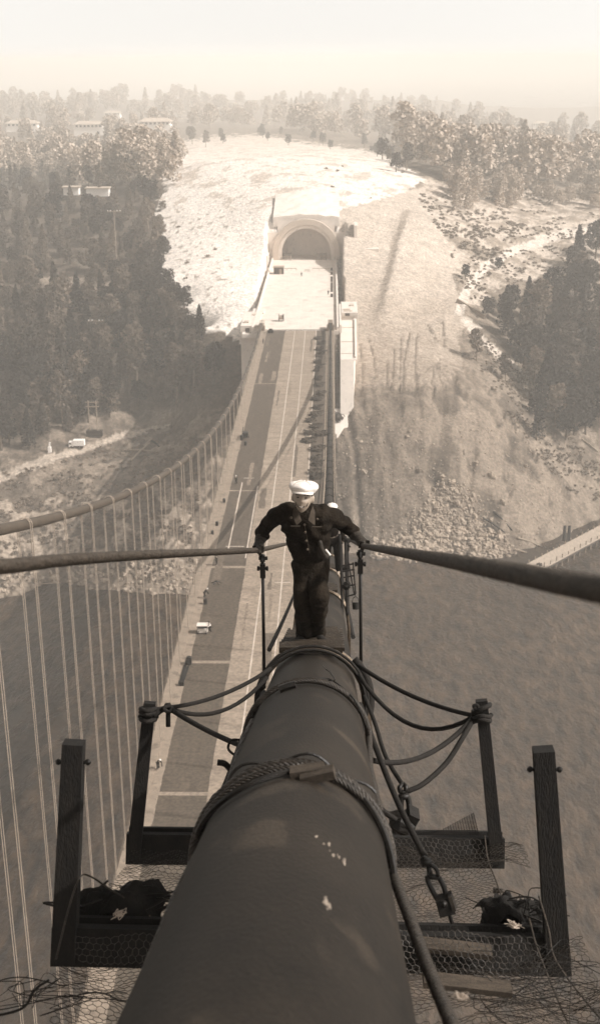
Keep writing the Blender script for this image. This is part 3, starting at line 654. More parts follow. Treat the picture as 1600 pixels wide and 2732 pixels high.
mb = MB(); mb.ball(kr, .03, 8, 6, jit=.2); mb.tube(spline([V(1268, 1893, 8.7), V(1262, 1884, 8.7), V(1272, 1882, 8.7), V(1276, 1900, 8.7)], 5), .012, 6); tag(mb.build('rope_knot', M['dkrope'], smooth=True), 'dark knot where four ropes meet beside the right roped post', 'knot')
rope([V(385, 1894, 8.6), V(415, 1893, 8.65), kl], .017, 'dkrope', 'short rope tying the left post to its knot', sp=False)
rope([V(410, 1910, 8.6), V(430, 1895, 8.65), kl], .02, 'dkrope', 'second short rope tying the left post to its knot', sp=False)
rope(sag(kl, V(722, 1784, 9.7), .06), .016, 'dkrope', 'upper slack rope from the left knot to the cable', sp=False)
rope(sag(kl, V(712, 1808, 9.7), .16), .016, 'dkrope', 'more slack lower rope from the left knot to the cable', sp=False)
rope(sag(kl, V(650, 1992, 7.9), .02), .018, 'dkrope', 'taut rope from the left knot down to the cable flank', sp=False)
rope(sag(V(955, 1775, 9.8), kr, .06), .017, 'dkrope', 'upper rope from the cable to the right knot', sp=False)
rope(sag(V(955, 1800, 9.8), kr, .26), .017, 'dkrope', 'slack second rope from the cable to the right knot', sp=False)
rope(sag(V(990, 2028, 7.9), kr, .14), .018, 'dkrope', 'rope from the cable flank up to the right knot', sp=False)
rope(spline([V(1085, 2112, 8.3), V(1130, 2090, 8.35), V(1190, 2035, 8.5), V(1235, 1965, 8.6), kr], 6), .018, 'dkrope', 'rope curving from the pulley block up to the right knot', sp=False)
# shackle and pulley block
e = empty('pulley_block', V(1072, 2150, 7.8), 'dark pulley block with shackle lying behind the right catwalk beam', 'pulley block')
mb = MB(); mb.tube(spline([V(1076, 2092, 8.0), V(1066, 2100, 7.95), V(1068, 2112, 7.95), V(1080, 2112, 7.95), V(1082, 2100, 7.95), V(1076, 2092, 8.0)], 5), .016, 6); mb.tube([V(1062, 2127, 7.9), V(1091, 2125, 7.9)], .02, 6)
mb.tube(spline([V(1070, 2125, 7.9), V(1068, 2150, 7.9), V(1072, 2175, 7.85), V(1088, 2175, 7.85), V(1091, 2150, 7.9), V(1086, 2125, 7.9)], 5), .019, 6); mb.build('shackle', M['steel'], e, smooth=True)
mb = MB(); mb.ball(V(1075, 2195, 7.8), .09, 10, 8, (1, 1, .75), .12); mb.box(V(1092, 2185, 7.8), (.07, .12, .12), Matrix.Rotation(.5, 3, 'Y')); mb.box(V(1058, 2190, 7.8), (.08, .1, .09), Matrix.Rotation(-.3, 3, 'Y')); mb.build('block_body', M['steel'], e)
# hanging wire-rope clamp block with two bent arms
e = empty('hanging_clamp_block', V(1185, 2400, 6.8), 'square dark clamp block hanging on a forked shackle over the mesh', 'clamp block')
mb = MB(); mb.ball(V(1132, 2297, 6.85), .028, 8, 6); mb.box(V(1137, 2300, 6.83), (.05, .04, .03))
mb.tube([V(1142, 2310, 6.83), V(1147, 2338, 6.83)], .014, 6); mb.tube(spline([V(1146, 2305, 6.82), V(1163, 2318, 6.82), V(1168, 2338, 6.82)], 4), .012, 6); mb.tube([V(1139, 2337, 6.83), V(1170, 2341, 6.83)], .016, 6); mb.build('swivel', M['steel'], e, smooth=True)
mb = MB(); mb.tube(spline([V(1140, 2338, 6.83), V(1141, 2352, 6.83), V(1152, 2375, 6.82), V(1165, 2400, 6.82)], 5), .015, 6); mb.tube(spline([V(1170, 2341, 6.83), V(1182, 2365, 6.82), V(1190, 2392, 6.82)], 5), .015, 6); mb.build('fork', M['steel'], e, smooth=True)
mb = MB(); a = V(1160, 2398, 6.8); b_ = V(1203, 2385, 6.8); c_ = V(1172, 2440, 6.8); d = V(1213, 2430, 6.8); n_ = np.array([0, .03, 0])
mb.add([a-n_, b_-n_, d-n_, c_-n_, a+n_, b_+n_, d+n_, c_+n_], [(0, 1, 2, 3), (7, 6, 5, 4), (0, 4, 5, 1), (1, 5, 6, 2), (2, 6, 7, 3), (3, 7, 4, 0)]); mb.ball(V(1183, 2412, 6.76), .022, 8, 6)
mb.build('block_body', M['steel'], e)
mb = MB(); mb.beam(V(1199, 2386, 6.8), V(1211, 2424, 6.8), .02, .09, up=(0, 1, 0)); mb.build('side_plate', M['rope'], e)
mb = MB(); mb.tube([V(1196, 2434, 6.8), V(1212, 2492, 6.8)], .011, 6); mb.build('tail_bolt', M['steel'], e)

# wire mesh of the catwalk floor
def hexmesh(fn, nu, nv, cell, r, name, m, label, cat='mesh', hole=None, jit=.1):
    """chicken-wire: fn(u,v metres) -> point"""
    mb = MB(); W = cell*math.sqrt(3); ed = {}; pts = {}
    def key(a, b_): return (round(a, 3), round(b_, 3))
    rows = int(nv/(cell*1.5)); cols = int(nu/W)
    for i in range(rows):
        for j in range(cols):
            cx = (j+.5*(i % 2))*W; cy = i*cell*1.5
            if (hole and hole(cx, cy)) or mnoise.noise((cx*3.1, cy*2.3, nu*7)) > .52: continue
            cs = [key(cx+cell*math.sin(a), cy+cell*math.cos(a)) for a in [k*math.pi/3 for k in range(6)]]
            for k in range(6):
                e_ = tuple(sorted((cs[k], cs[(k+1) % 6]))); ed[e_] = 1
    def P(k):
        if k not in pts: pts[k] = np.array(fn(k[0]+random.uniform(-jit, jit)*cell, k[1]+random.uniform(-jit, jit)*cell))
        return pts[k]
    for a, b_ in ed: mb.tube([P(a), P(b_)], r, 3, cap=False)
    o = tag(mb.build(name, m), label, cat); return o
def floor_pt(side):
    def f(u, v):
        y = 2.6+v
        x = side*(.10+u)*1.0+.08
        z = cz(y)-.92-.10*math.sin(math.pi*min(1, u/1.25))-.07*math.sin(v*2.1+u*1.7)*math.sin(u*2.6)+.12*mnoise.noise((u*2.2, v*2.2, side))+.03*mnoise.noise((u*8, v*8, side))
        if v > 4.75: z -= (v-4.75)*.2
        return (x, y, z)
    return f
hexmesh(floor_pt(-1), 1.24, 5.0, .0225, .0018, 'wire_mesh_floor', M['meshdk'], 'dark chicken wire catwalk floor hanging left of the near cable', hole=lambda u, v: u > 1.05 and v > 1.2 and v < 2.4)
hexmesh(floor_pt(1), 1.30, 5.0, .0225, .0018, 'wire_mesh_floor', M['wire'], 'paler chicken wire catwalk floor hanging right of the near cable', hole=lambda u, v: u > 1.0 and 2.9 < v < 4.4)
# mesh folded over the beams
def beam_mesh(a, b_, c, label, cell=.034):
    a, b_, c = map(np.array, (a, b_, c)); U = (b_-a); nu = np.linalg.norm(U); U = U/nu; Vv = (c-a); nv = np.linalg.norm(Vv); Vv = Vv/nv
    hexmesh(lambda u, v: a+U*u+Vv*v+np.array([0, -.05-.03*mnoise.noise((u*4, v*4, 2)), .02*mnoise.noise((u*5, v*5, 9))]), nu, nv, cell*.62, .0022, 'wire_mesh_cover', M['rope'], label, jit=.2)
beam_mesh(V(1020, 2228, 8.8), V(1292, 2240, 8.75), V(1030, 2312, 8.65), 'pale wire mesh folded over the right end of the farther beam')
beam_mesh(V(1060, 2470, 6.5), V(1440, 2500, 6.5), V(1075, 2600, 6.35), 'pale wire mesh folded over the right end of the nearest beam', .032)
beam_mesh(V(215, 2490, 6.45), V(440, 2490, 6.45), V(215, 2560, 6.4), 'wire mesh folded over the left end of the nearest beam', .034)
# torn upright flap of fine mesh
mb = MB(); a, b_, c = V(1150, 2228, 8.9), V(1262, 2168, 8.9), V(1276, 2228, 8.9)
for i in range(19):
    t = i/18; mb.tube([a+(b_-a)*t, c+(b_-c)*t], .0024, 3); mb.tube([a+(b_-a)*t, a+(c-a)*t], .0022, 3)
tag(mb.build('mesh_flap', M['meshdk']), 'torn triangular flap of fine mesh standing up behind the right beam', 'mesh')
# planks lying on the right mesh
for a, b_, w_, lab in [(V(1118, 2518, 6.55), V(1310, 2540, 6.55), .09, 'short pale plank lying on the mesh right of the cable, the upper one'), (V(1128, 2612, 5.9), V(1362, 2640, 5.9), .085, 'short weathered plank lying on the mesh, lower than the other one')]:
    mb = MB(); mb.beam(a, b_, w_, .03); tag(mb.build('plank', M['timberlight']), lab, 'plank')
# bundles of torn canvas and tangled wire at the foot of the near posts
def tangle(c, r, n_, m, rad, name, label, cat, lumps=5, sc=(1, .7, .9), ml='timber'):
    mb = MB()
    for k in range(n_):
        p = [np.array(c)+np.array([random.gauss(0, r*.55)*sc[0], random.gauss(0, r*.4)*sc[1], random.gauss(0, r*.4)*sc[2]]) for _ in range(5)]
        mb.tube(spline(p, 6), rad*random.uniform(.6, 1.3), 4)
    o = tag(mb.build(name, M[m]), label, cat)
    for k in range(lumps):
        mb = MB(); q = np.array(c)+np.array([random.uniform(-.6, .6)*r*sc[0], random.uniform(-.3, .3)*r*sc[1], random.uniform(-.45, .4)*r*sc[2]])
        n_g = 16; s1 = r*random.uniform(.5, .95); s2 = r*random.uniform(.45, .8); a0 = random.uniform(-1, 1); sd_ = random.uniform(0, 50); vs = []
        for i in range(n_g):
            for j in range(n_g):
                u_ = (i/(n_g-1)-.5)*2; v_ = (j/(n_g-1)-.5)*2; ed_ = 1+.25*mnoise.noise((u_*2+sd_, v_*2, 1)); x_ = u_*s1*ed_; y_ = v_*s2*ed_
                w_ = .3*r*mnoise.noise((u_*1.6+sd_, v_*1.6, 3))+.12*r*abs(mnoise.noise((u_*4+sd_, v_*4, 8)))+.32*r*(1-u_*u_-v_*v_)
                vs.append(q+np.array([x_*math.cos(a0)-y_*math.sin(a0)*.6, y_*.7, w_+x_*math.sin(a0)*.6]))
        mb.add(vs, [(i*n_g+j, i*n_g+j+1, (i+1)*n_g+j+1, (i+1)*n_g+j) for i in range(n_g-1) for j in range(n_g-1)]); mb.build('canvas_fold', M[ml], o, smooth=True)
    return o
tangle(V(1395, 2425, 6.9), .17, 12, 'meshdk', .005, 'canvas_bundle', 'dark bundle of torn canvas and wire slung against the right near post', 'bundle', 7, (1.25, .8, 1.1))
tangle(V(1372, 2470, 6.6), .035, 12, 'hanger', .0025, 'bright_wire_snarl', 'small snarl of bright wire caught under the canvas bundle', 'wire snarl', 0)
tangle(V(330, 2415, 6.9), .20, 12, 'meshdk', .006, 'canvas_bundle', 'dark bundle of torn canvas and wire on the left between the posts', 'bundle', 8, (1.5, .8, .7))
tangle(V(318, 2440, 6.6), .035, 9, 'hanger', .0025, 'bright_wire_snarl', 'small snarl of bright wire on the left canvas bundle', 'wire snarl', 0)
tangle(V(110, 2650, 5.8), .16, 9, 'meshdk', .0022, 'wire_tangle', 'tangle of loose wire at the lower left corner', 'wire tangle', 0, (1.6, .8, .8))
tangle(V(1450, 2650, 6.0), .28, 18, 'meshdk', .0018, 'wire_tangle', 'web of loose wire below the foot of the right near post', 'wire tangle', 0, (1.5, 1, 1))
tangle(V(1228, 2655, 3.35), .018, 7, 'hanger', .0015, 'bright_wire_snarl', 'small snarl of bright wire tied on the thick sling low at right', 'wire snarl', 0)
rope([V(150, 2560, 6.4), V(185, 2420, 6.4), V(215, 2340, 6.4), V(245, 2340, 6.5), V(290, 2370, 6.7), V(340, 2400, 6.8)], .005, 'rope', 'thin loop of pale wire bent round the left near post', 'wire_loop')
rope([V(-30, 2715, 5.7), V(60, 2690, 5.7), V(95, 2640, 5.8), V(130, 2615, 5.9)], .006, 'dkrope', 'thin dark wire reaching out at the lower left edge', 'wire_loop')
rope([V(1292, 2230, 8.6), V(1300, 2290, 8.4), V(1322, 2350, 8.2), V(1355, 2430, 7.6), V(1420, 2490, 6.9)], .005, 'handrope', 'thin pale wire dropping from the roped right post to the canvas bundle', 'wire_strand')
rope([V(1436, 2390, 6.5), V(1462, 2480, 6.4), V(1480, 2560, 6.3), V(1560, 2670, 6.0), V(1640, 2760, 5.8)], .005, 'handrope', 'thin pale wire trailing off to the lower right corner', 'wire_strand')
rope([V(1410, 2450, 6.6), V(1432, 2530, 6.4), V(1475, 2640, 6.1), V(1520, 2745, 5.8)], .005, 'handrope', 'second thin pale wire trailing down by the right post', 'wire_strand')
tangle(V(1325, 2376, 8.2), .028, 8, 'rope', .006, 'wire_snarl', 'little dark snarl hanging on the wire right of the beam', 'wire snarl', 1)
# paint splashes on the cable top
for y, a0, n_ in ((3.12, .42, 9), (2.52, .46, 4)):
    for k in range(n_):
        a = a0+random.gauss(0, .022)+.02*k-.08; yy_ = y-.016*k+random.gauss(0, .02); mb = MB()
        mb.ball(cpt(yy_, a, .3665), random.uniform(.002, .008), 9, 4, (1, random.uniform(1, 3), .2), .3, Matrix.Rotation(-a, 3, 'Y')); mb.build('paint_splash', M['hanger'], near)

# rigging right of the cable behind the workman: ladder, chain and bucket
e = empty('rope_ladder', V(935, 1560, 20.5), 'small slanting rope ladder rig hanging right of the cable behind the workman', 'rope ladder')
for (x0, y0_, x1, y1_) in ((928, 1495, 944, 1584), (941, 1500, 948, 1585)):
    mb = MB(); mb.tube([V(x0, y0_, 20), V(x1, y1_, 20)], .012, 5); mb.build('side_rope', M['dkrope'], e)
for k, (x0, x1, y) in enumerate([(910, 944, 1507), (912, 945, 1522), (916, 946, 1538), (920, 948, 1562), (925, 948, 1588)]):
    mb = MB(); mb.tube([V(x0, y+3, 20), V(x1, y-3, 20)], .014, 5); mb.build('rung', M['dkrope'], e)
e = empty('bucket', V(948, 1625, 20), 'small dark bucket hanging beside the right stanchion', 'bucket')
mb = MB(); top_ = V(948, 1607, 20); bot = V(948, 1626, 20); mb.tube([bot, bot+(top_-bot)*.05, top_], [.045, .05, .058], 14); mb.build('pail', M['steel'], e, smooth=False)
mb = MB(); mb.tube(spline([V(939, 1608, 20), V(941, 1597, 20), V(948, 1592, 20), V(954, 1597, 20), V(957, 1608, 20)], 4), .005, 5); mb.tube([V(948, 1592, 20), V(947, 1586, 20)], .006, 5); mb.build('bail', M['steel'], e)
rope([V(906, 1428, 21), V(909, 1500, 20.7), V(911, 1560, 20.5), V(914, 1650, 20.2)], .022, 'dkrope', 'thick dark rope hanging behind the workman, the left of two')
rope([V(921, 1432, 21), V(923, 1500, 20.7), V(925, 1570, 20.5), V(926, 1640, 20.2)], .025, 'dkrope', 'thick dark rope hanging behind the workman, the right of two')
for (x, y, r_, lab) in [(924, 1515, .05, 'upper dark pulley on the rope behind the workman'), (924, 1562, .07, 'larger lower pulley on the rope behind the workman')]:
    mb = MB(); mb.ball(V(x, y, 20.4), r_, 8, 6, (1, .6, 1.1), .15); mb.box(V(x-6, y+2, 20.4), (r_*1.2, .04, r_)); tag(mb.build('small_pulley', M['dkrope']), lab, 'pulley')

# ------------------------------------------------------------------ people
def head_geom(c, fwd, up, s=1.0, n=30, m=24):
    """a head with brow, sockets, nose, mouth, chin and ears; c = head centre, fwd = where it looks"""
    c = Vector(c); f = Vector(fwd).normalized(); r = f.cross(Vector(up)).normalized(); u = r.cross(f); mb = MB(); vs = []; fs = []
    for i in range(m+1):
        t = math.pi*i/m
        for k in range(n):
            a = 2*math.pi*k/n; x = math.sin(t)*math.cos(a); y = math.sin(t)*math.sin(a); z = math.cos(t)      # y forward
            X = x*.076; Yv = y*.098; Zv = z*.122
            if z < 0:
                X *= 1-.30*(-z)**1.3; Yv *= 1-.05*(-z); Yv += .016*(-z) if y > 0 else .012*z*-1*0
                if y < 0: Yv *= 1+.1*z
            g = lambda x0, z0, sx, sz: math.exp(-((x-x0)/sx)**2-((z-z0)/sz)**2) if y > 0 else 0
            Yv += .030*g(0, -.14, .13, .16)+.012*g(0, .02, .09, .14) - .014*g(.36, .06, .20, .12)-.014*g(-.36, .06, .20, .12)
            Yv += .006*g(0, .25, .6, .1)+.010*g(.5, -.25, .22, .2)+.010*g(-.5, -.25, .22, .2)+.010*g(0, -.50, .30, .07)-.008*g(0, -.60, .28, .05)+.010*g(0, -.68, .26, .06)-.006*g(0, -.80, .25, .06)+.014*g(0, -.97, .25, .15)
            vs.append(c+(r*X+f*Yv+u*Zv)*s)
    for i in range(m):
        for k in range(n): fs.append((i*n+k, (i+1)*n+k, (i+1)*n+(k+1) % n, i*n+(k+1) % n))
    mb.add(vs, fs)
    rot = Matrix((r, f, u)).transposed()
    for sx in (-1, 1): mb.ball(c+(r*(.082*sx)-f*.005-u*.008)*s, .03*s, 10, 8, (.42, .75, 1.15), 0, rot)
    return mb, r, f, u
def hand_bits(palm, fdir, side, curl_c, r=.011, ln=.085, thumb=None, k=1.0):
    """five finger chains (verts, edges, radii) curling round the rope; palm centre, fdir = finger direction, side = along the rope, curl_c = direction to curl"""
    out = []; palm = np.array(palm); fdir = np.array(fdir)/np.linalg.norm(fdir); side = np.array(side)/np.linalg.norm(side); cu = np.array(curl_c)/np.linalg.norm(curl_c)
    for j, (o_, l_) in enumerate([(-.036, .92), (-.012, 1.05), (.013, 1.0), (.037, .78)]):
        b0 = palm+side*o_*k+fdir*.030*k; a = b0+fdir*.036*k*l_; b1 = a+(fdir*.45+cu*.9)*.030*k*l_; c1 = b1+(-fdir*.55+cu*.75)*.024*k*l_
        out.append(([b0-fdir*.02*k, b0, a, b1, c1], [r*k*1.15, r*k*1.15, r*k*1.1, r*k, r*k*.85]))
    t0 = palm-fdir*.030*k+side*(-.035)*k+cu*.005
    th = thumb if thumb is not None else (side*-.5+cu*.8+fdir*.35)
    th = np.array(th)/np.linalg.norm(th); out.append(([t0, t0+th*.034*k+side*-.008*k, t0+th*.062*k, t0+th*.062*k+(th*.4+cu*.7)*.026*k], [r*k*1.4, r*k*1.3, r*k*1.15, r*k*.95]))
    return out

# main workman ----------------------------------------------------
J = lambda x, y, d: V(x, y, d)
K = .932
J = lambda x, y, d: V(x, y, d*K)
pel, spn, chs, nck, hd = J(829, 1492, 10.98), J(822, 1440, 10.84), J(813, 1392, 10.68), J(810, 1368, 10.58), J(808, 1327, 10.40)
shR, elR, wrR = J(760, 1356, 10.62), J(708, 1402, 10.98), J(692, 1446, 10.80)
shL, elL, wrL = J(872, 1366, 10.68), J(923, 1402, 10.98), J(955, 1434, 10.82)
hpR, knR, anR = J(808, 1505, 10.98), J(809, 1606, 10.98), J(812, 1708, 11.36)
hpL, knL, anL = J(847, 1508, 11.0), J(848, 1597, 10.86), J(842, 1702, 11.50)
zt = lambda y: float(cpt(y, 0, .445)[2])
anR = np.array([-.078, 9.78, zt(9.78)+.10]); anL = np.array([.030, 9.86, zt(9.86)+.10])
feetc = (anR+anL)/2
man = empty('person', (feetc[0], feetc[1], feetc[2]-.08), 'smiling workman in white flat cap standing on the cable, gripping both hand ropes', 'person')
look = C-hd; look = look/np.linalg.norm(look); fw = np.array([look[0]-.10, look[1], look[2]*.7])
hm, hr_, hf, hu = head_geom(hd, fw, (.06, 0, 1), .95)
bv = [pel, spn, chs, nck, nck+(hd-nck)*.45, shR, elR, wrR, shL, elL, wrL, hpR, knR, anR, hpL, knL, anL]
be = [(0, 1), (1, 2), (2, 3), (3, 4), (2, 5), (5, 6), (6, 7), (2, 8), (8, 9), (9, 10), (0, 11), (11, 12), (12, 13), (0, 14), (14, 15), (15, 16)]
br = [(.13, .10), (.12, .09), (.14, .10), (.062, .062), (.056, .056), .06, .04, .03, .06, .04, .03, .085, .055, .04, .085, .055, .04]
sk_ = lambda L: [tuple(x*K for x in r) if hasattr(r, '__len__') else r*K for r in L]
ho = skin('body', bv, be, sk_(br), 2, extra=[hm], voxel=.008)
bake('body', ho, M['skin'], man)
# face details: eyes in shade, brows, smiling mouth with teeth
fx = Vector(hd)
def fp(x, y, z): return fx+(hr_*x+hf*y+hu*z)*.95
mb = MB()
for sx in (-1, 1): mb.tube(spline([fp(sx*.018, .098, .028), fp(sx*.032, .099, .034), fp(sx*.050, .086, .027)], 4), .0045, 5)
for sx in (-1, 1): mb.ball(fp(sx*.030, .084, .006), .0085, 8, 6, (1.5, .7, .55))
mb.build('eyes_and_brows', M['dkskin'], man, smooth=True)
mb = MB(); mb.tube(spline([fp(-.027, .096, -.062), fp(-.014, .1085, -.070), fp(0, .1115, -.072), fp(.014, .1085, -.070), fp(.027, .096, -.062)], 4), .005, 6); mb.tube(spline([fp(-.05, .07, -.03), fp(-.046, .076, -.05), fp(-.040, .078, -.066)], 4), .003, 5); mb.tube(spline([fp(.05, .07, -.03), fp(.046, .076, -.05), fp(.040, .078, -.066)], 4), .003, 5); mb.build('mouth', M['dkskin'], man, smooth=True)
mb = MB(); mb.tube(spline([fp(-.015, .1115, -.066), fp(0, .1150, -.068), fp(.015, .1115, -.066)], 4), .003, 6); mb.build('teeth', M['teeth'], man, smooth=True)
mb = MB(); mb.ball(fx-hf*.022+hu*.022, .094, 16, 12, (.86, 1.02, 1.0)); mb.build('hair', M['dkskin'], man, smooth=True)
# flat cap: puffy crown pulled forward over a short brim
mb = MB(); vs = []; fs = []; n_, m_ = 36, 14; rot = Matrix((hr_, hf, hu)).transposed(); cc = fx+hu*.062+hf*.004
for i in range(m_+1):
    t = i/m_
    for k in range(n_):
        a = 2*math.pi*k/n_; x = math.cos(a); y = math.sin(a)
        if t < .75: tt = t/.75; rr_ = math.sin(tt*math.pi/2)**.75; h_ = .044*math.cos(tt*math.pi/2)**.8+.02
        else: tt = (t-.75)/.25; rr_ = 1-.20*tt; h_ = .02-.034*tt
        q_ = Vector((x*.112*rr_+.006*math.sin(a*3)*rr_, y*(.132 if y > 0 else .112)*rr_, h_+(.010 if y < 0 else -.012)*abs(y)*rr_+.005*math.sin(a*5+2*t)*rr_))
        vs.append(cc+rot @ q_)
    if i:
        for k in range(n_): fs.append(((i-1)*n_+k, i*n_+k, i*n_+(k+1) % n_, (i-1)*n_+(k+1) % n_))
mb.add(vs, fs); cap = mb.build('flat_cap', M['cap'], man, smooth=True)
mb = MB(); vs = []; fs = []
for i in range(5):
    for k in range(15):
        a = math.pi*(.14+.72*k/14); r_ = 1+.30*i/4*math.sin((k/14)*math.pi)**.6
        for dz in (0, .009): vs.append(cc+rot @ Vector((math.cos(a)*.090*r_, math.sin(a)*.106*r_, -.010-.016*i/4-dz+.008*math.sin(a))))
for i in range(4):
    for k in range(14):
        A_ = (i*15+k)*2; B_ = ((i+1)*15+k)*2; fs += [(A_, A_+2, B_+2, B_), (A_+1, B_+1, B_+3, A_+3)]
for k in range(14): A_ = (4*15+k)*2; fs.append((A_, A_+2, A_+3, A_+1))
mb.add(vs, fs); mb.build('cap_brim', M['cap'], cap, smooth=True)
mb = MB(); mb.tube([cc+rot @ Vector((x, .112+.008*math.cos(x*20), .028-.10*x*x)) for x in np.linspace(-.012, .018, 6)], .0035, 5); mb.build('cap_crease', M['trouser'], cap)
mb = MB()
for a_ in (.9, 2.2, 3.9, 5.4): mb.tube([cc+rot @ Vector((math.cos(a_)*.111*math.sin(t_)**.75, math.sin(a_)*.118*math.sin(t_)**.75, .045*math.cos(t_)**.8+.0215)) for t_ in np.linspace(.08, 1.45, 10)], .0016, 4)
mb.build('cap_seam', M['hanger'], cap)
mb = MB(); mb.ball(cc+rot @ Vector((0, 0, .066)), .008, 8, 6); mb.build('cap_button', M['cap'], cap)
# jacket
def egg(c, rx, ry, rz, lean=0.0): mb = MB(); mb.ball(c, 1.0, 28, 20, (rx*K, ry*K, rz*K), 0, Matrix.Rotation(lean, 3, 'X')); return mb
jv = [J(816, 1398, 10.72), J(811, 1374, 10.66), shR+(chs-shR)*.12, (shR+elR)/2, elR, (elR*.45+wrR*.55), wrR+(elR-wrR)*.04, shL+(chs-shL)*.12, (shL+elL)/2, elL, (elL*.45+wrL*.55), wrL+(elL-wrL)*.04]
je = [(0, 1), (0, 2), (2, 3), (3, 4), (4, 5), (5, 6), (0, 7), (7, 8), (8, 9), (9, 10), (10, 11)]
jr = [(.12, .11), (.088, .075), .098, .080, .070, .072, .056, .098, .080, .070, .072, .056]
jo = bake('jacket', skin('jacket', jv, je, sk_(jr), 2, extra=[egg(J(815, 1397, 10.74), .218, .138, .19, .2), egg(J(822, 1432, 10.86), .192, .134, .22), egg(J(828, 1464, 10.94), .174, .14, .165), egg(J(784, 1366, 10.72), .10, .09, .085), egg(J(848, 1370, 10.74), .10, .09, .085)], voxel=.011), M['jacket'], man, ns=.0065, nsc=13, detail=1.1)
mb = MB()                                                    # collar points, placket, buttons, pocket flaps
P0 = lambda x, y, d: V(x, y, d*K)
for s_, pts in ((-1, [P0(784, 1352, 10.50), P0(780, 1374, 10.47), P0(791, 1402, 10.45), P0(804, 1390, 10.45), P0(795, 1366, 10.47)]), (1, [P0(834, 1350, 10.50), P0(840, 1370, 10.47), P0(840, 1402, 10.45), P0(822, 1388, 10.45), P0(828, 1366, 10.47)])):
    t_ = np.array([0, .012, 0]); k_ = len(pts); mb.add([p for p in pts]+[p+t_ for p in pts], [tuple(range(k_)), tuple(range(2*k_-1, k_-1, -1))]+[(i, (i+1) % k_, k_+(i+1) % k_, k_+i) for i in range(k_)])
mb.build('collar', M['collar'], jo)
mb = MB()
for x, y in ((777, 1381), (812, 1400), (814, 1420), (817, 1443), (820, 1466), (846, 1385)): mb.ball(P0(x, y, 10.46 if y < 1400 else 10.50+(y-1400)*.0018), .010, 8, 6)
mb.build('button', M['steelshine'], jo)
mb = MB(); mb.box(P0(788, 1404, 10.50), (.075, .010, .008)); mb.box(P0(845, 1406, 10.54), (.075, .010, .008)); mb.build('pocket_flap', M['collar'], jo)
mb = MB(); mb.tube([P0(811+(y-1392)*.17, y, 10.54+(y-1400)*.0018) for y in range(1398, 1478, 6)], .0025, 5); mb.build('placket_edge', M['collar'], jo)
mb = MB(); mb.tube([P0(868, 1466, 10.72), P0(881, 1482, 10.72)], .009, 8); mb.build('tool_in_pocket', M['cap'], jo, smooth=True)
mb = MB(); mb.tube(spline([P0(851, 1440, 10.74), P0(862, 1478, 10.76), P0(872, 1486, 10.8)], 4), .02, 6); mb.build('tool_strap', M['glove'], jo, smooth=True)
# trousers
def limb(pts, rs):
    q = spline(pts, 6); mb = MB(); mb.tube(q, list(np.interp(np.linspace(0, 1, len(q)), np.linspace(0, 1, len(rs)), np.array(rs)*K)), 18); return mb
top_r, top_l = J(806, 1494, 10.97), J(851, 1496, 10.99)
ex = [egg(J(829, 1500, 10.99), .150, .122, .13), limb([top_r, hpR, (hpR*.5+knR*.5), knR+np.array([0, -.03, 0]), (knR*.5+anR*.5), anR], [.085, .098, .088, .078, .074, .078]), limb([top_l, hpL, (hpL*.5+knL*.5), knL+np.array([.01, -.04, 0]), (knL*.5+anL*.5), anL], [.085, .098, .088, .080, .074, .076])]
bake('trousers', skin('trousers', [J(829, 1490, 10.99), J(829, 1505, 10.99)], [(0, 1)], [.06, .06], 1, extra=ex, voxel=.010), M['trouserpale'], man, ns=.008, nsc=11, detail=1.1)
# boots
def boot(an, toe, nm='boot'):
    an = np.array(an); toe = np.array(toe); d = toe-an; d[2] = 0; L_ = np.linalg.norm(d); d /= L_
    v = [an+np.array([0, 0, .08]), an+np.array([0, 0, -.03]), np.array([*(an-d*.05)[:2], an[2]-.06]), np.array([*(an+d*.08)[:2], (an[2]-.05)*.6+toe[2]*.4+.01]), toe]
    bake(nm, skin(nm, v, [(0, 1), (1, 2), (1, 3), (3, 4)], [.046, .046, .038, (.043, .036), (.042, .028)], 2), M['leather'], man)
boot(anR, np.array([-.150, 9.52, zt(9.52)+.035])); boot(anL, np.array([.105, 9.56, zt(9.56)+.035]))
# gloved hands closed on the ropes
def glove(wr, el, palm, ropedir, flip, nm='glove'):
    wr = np.array(wr); palm = np.array(palm); ar = (palm-wr)/np.linalg.norm(palm-wr); down = np.array([0, .15, -1.0]); back = -np.array(C-palm); back = back/np.linalg.norm(back)
    v = [palm, wr, wr+(np.array(el)-wr)*.42, palm+ar*.028]; e_ = [(0, 1), (1, 2), (0, 3)]; r_ = [(.050, .034), (.040, .036), (.072, .066), (.047, .030)]
    fing = hand_bits(palm, ar*.5+(C-palm)/np.linalg.norm(C-palm)*.8+np.array([0, 0, .1]), np.array(ropedir)*flip, down+back*.35, .0125, k=1.12)
    ex = []
    for pts, rr_ in fing:
        mb = MB(); mb.tube(spline(pts, 3), list(np.interp(np.linspace(0, 1, 3*(len(pts)-1)+1), np.linspace(0, 1, len(rr_)), rr_)), 8); mb.ball(pts[-1], rr_[-1], 8, 6); ex.append(mb)
    bake(nm, skin(nm, v, e_, r_, 2, extra=ex, voxel=.0055), M['glove'], man)
glove(wrR, elR, hl+np.array([.0, -.01, .030]), np.array(V(600, 1472, 8.4))-hl, 1)
glove(wrL, elL, hr+np.array([.0, -.01, .030]), np.array(V(1100, 1479, 4.9))-hr, 1)

